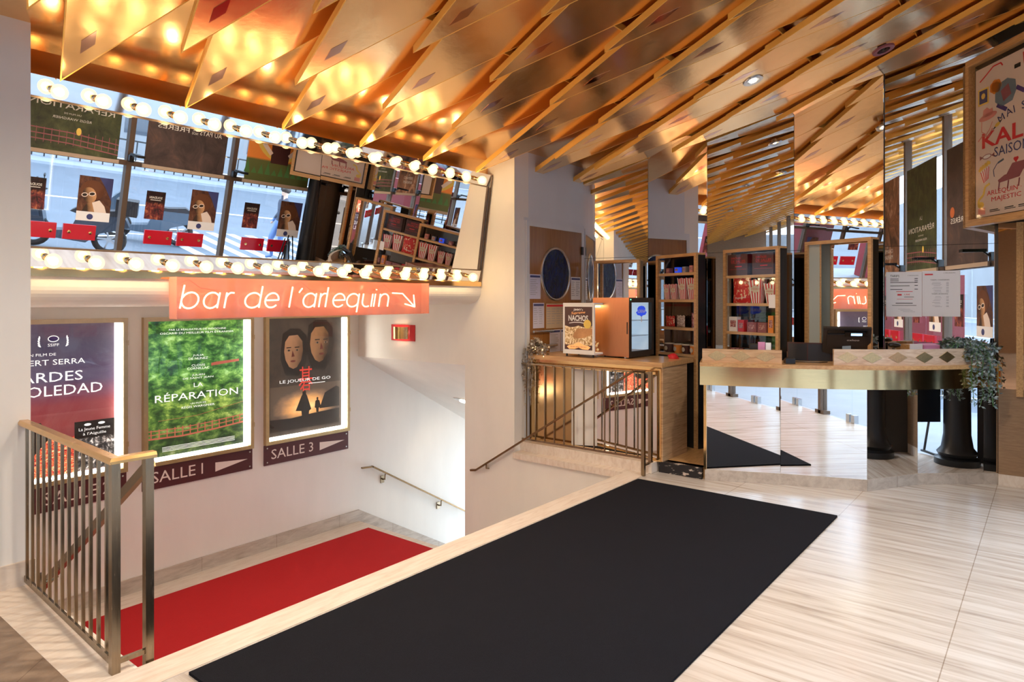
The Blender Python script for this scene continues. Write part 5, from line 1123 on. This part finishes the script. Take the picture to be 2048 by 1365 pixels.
# --- street life seen through the glass front
def scooter(loc, rz, body, lab, box):
    t = thing('motor_scooter', lab, 'scooter', loc, rz, 'scooters parked in the street')
    for x in (-.62, .62):
        n = 22; tr = MB().tube([(x + .25 * math.cos(2 * math.pi * k / n), 0, .31 + .25 * math.sin(2 * math.pi * k / n)) for k in range(n)], .055, 8, 0, True); w_ = tr.build('wheel', 'tyre', t, True)
        b = MB().lathe([(.0001, -.04), (.05, -.04), (.05, .04), (.0001, .04)], 12, (x, 0, .31), 'y')
        for k in range(5): a = 2 * math.pi * k / 5; b.bar((x, 0, .31), (x + .22 * math.cos(a), 0, .31 + .22 * math.sin(a)), .03)
        b.build('rim', 'silver', w_)
    b = MB().prism([(-.95, .62), (-.85, .80), (-.1, .76), (.02, .42), (.40, .36), (.52, .95), (.60, 1.0), (.72, .62), (.52, .25), (-.25, .22), (-.45, .42)], 'y', -.16, .16); b.build('body', body, t)
    MB().prism([(-.88, .80), (-.7, .90), (-.35, .84), (-.05, .86), (.05, .78), (-.1, .74)], 'y', -.14, .14).build('seat', 'leather', t)
    MB().prism([(.50, .60), (.60, 1.05), (.74, .9), (.80, .6)], 'y', -.2, .2).box((.60, -.1, .5), (.95, .1, .56)).build('front_shield', body, t)
    b = MB().tube([(.50, -.32, 1.06), (.55, 0, 1.08), (.50, .32, 1.06)], .018)
    for s_ in (-1, 1): b.tube([(.52, s_ * .25, 1.06), (.56, s_ * .34, 1.28)], .008).ball((.56, s_ * .36, 1.31), .06, 10, 6, 0, (.3, 1, .7))
    b.build('handlebar', 'black', t); MB().tube([(.62, 0, .31), (.55, 0, 1.05)], .04).build('fork', 'silver', t); MB().tube([(-.2, .14, .25), (-.9, .2, .36)], .05).build('exhaust', 'silver', t)
    if box: MB().box((-1.05, -.2, .84), (-.68, .2, 1.14)).build('top_box', 'blk', t)
scooter((4.8, -4.45, -.12), R(205), 'scoot2', 'dark parked scooter with a black top box outside the glass doors', True); scooter((6.7, -5.7, -.12), R(203), 'scoot', 'grey-blue parked scooter outside the glass doors', False)
def person(loc, rz, lab, jacket, pants):
    pts = {'pel': (0, 0, .95), 'waist': (0, 0, 1.1), 'ch': (0, .01, 1.36), 'nk': (0, .01, 1.52), 'hd': (.0, .02, 1.66), 'tp': (0, .02, 1.78), 'sl': (-.19, 0, 1.43), 'el': (-.27, -.04, 1.15), 'wl': (-.26, .1, .92), 'hl': (-.25, .14, .84), 'sr': (.19, 0, 1.43), 'er': (.26, -.1, 1.16), 'wr': (.25, -.12, .92), 'hr': (.25, -.11, .84), 'hpl': (-.1, 0, .9), 'kl': (-.11, .16, .5), 'al': (-.11, .06, .09), 'tl': (-.11, .22, .04), 'hpr': (.1, 0, .9), 'kr': (.11, .0, .5), 'ar': (.11, -.22, .12), 'tr': (.11, -.10, .04)}
    rad = {'pel': .15, 'waist': .14, 'ch': .17, 'nk': .06, 'hd': .10, 'tp': .07, 'sl': .075, 'sr': .075, 'el': .05, 'er': .05, 'wl': .035, 'wr': .035, 'hl': .03, 'hr': .03, 'hpl': .11, 'hpr': .11, 'kl': .07, 'kr': .07, 'al': .045, 'ar': .045, 'tl': .035, 'tr': .035}
    ed = ['pel waist', 'waist ch', 'ch nk', 'nk hd', 'hd tp', 'ch sl', 'sl el', 'el wl', 'wl hl', 'ch sr', 'sr er', 'er wr', 'wr hr', 'pel hpl', 'hpl kl', 'kl al', 'al tl', 'pel hpr', 'hpr kr', 'kr ar', 'ar tr']
    K = list(pts); me = bpy.data.meshes.new('person'); me.from_pydata([pts[k] for k in K], [tuple(K.index(q) for q in e.split()) for e in ed], []); o = bpy.data.objects.new('person', me); C.objects.link(o)
    for m_ in (jacket, pants, 'skin'): me.materials.append(X[m_])
    sk_ = o.modifiers.new('skin', 'SKIN'); me.skin_vertices[0].data[0].use_root = True
    for i, k in enumerate(K): me.skin_vertices[0].data[i].radius = (rad[k], rad[k] * (.75 if k in ('ch', 'pel', 'waist') else 1))
    s2 = o.modifiers.new('sub', 'SUBSURF'); s2.levels = 1; s2.render_levels = 2
    dg = bpy.context.evaluated_depsgraph_get(); nm = bpy.data.meshes.new_from_object(o.evaluated_get(dg)); o.modifiers.clear(); o.data = nm
    for p_ in nm.polygons: c = p_.center; p_.material_index = 2 if (c.z > 1.54 or (abs(c.x) > .19 and c.z < .9)) else (1 if c.z < .98 else 0); p_.use_smooth = True
    o.location = loc; o.rotation_euler = (0, 0, rz); tag(o, lab, 'person')
    MB().ball((0, 0, 1.72), .11, 12, 8, 0, (1, 1.05, .85)).build('hair', 'shade', o, True)
person((9.2, -4.5, -.12), R(100), 'person in a dark jacket and blue jeans walking along the street outside', 'jacket', 'denim')
MB_ = MB().box((-3, -3.2, 0), (-2.5, -.8, 2.2)).box((-6, -3.0, 0), (-3.2, -2.8, 2.4)); tag(MB_.build('street_hoarding', 'hoard'), 'red hoarding on the pavement beyond the far end of the glass front', 'hoarding')
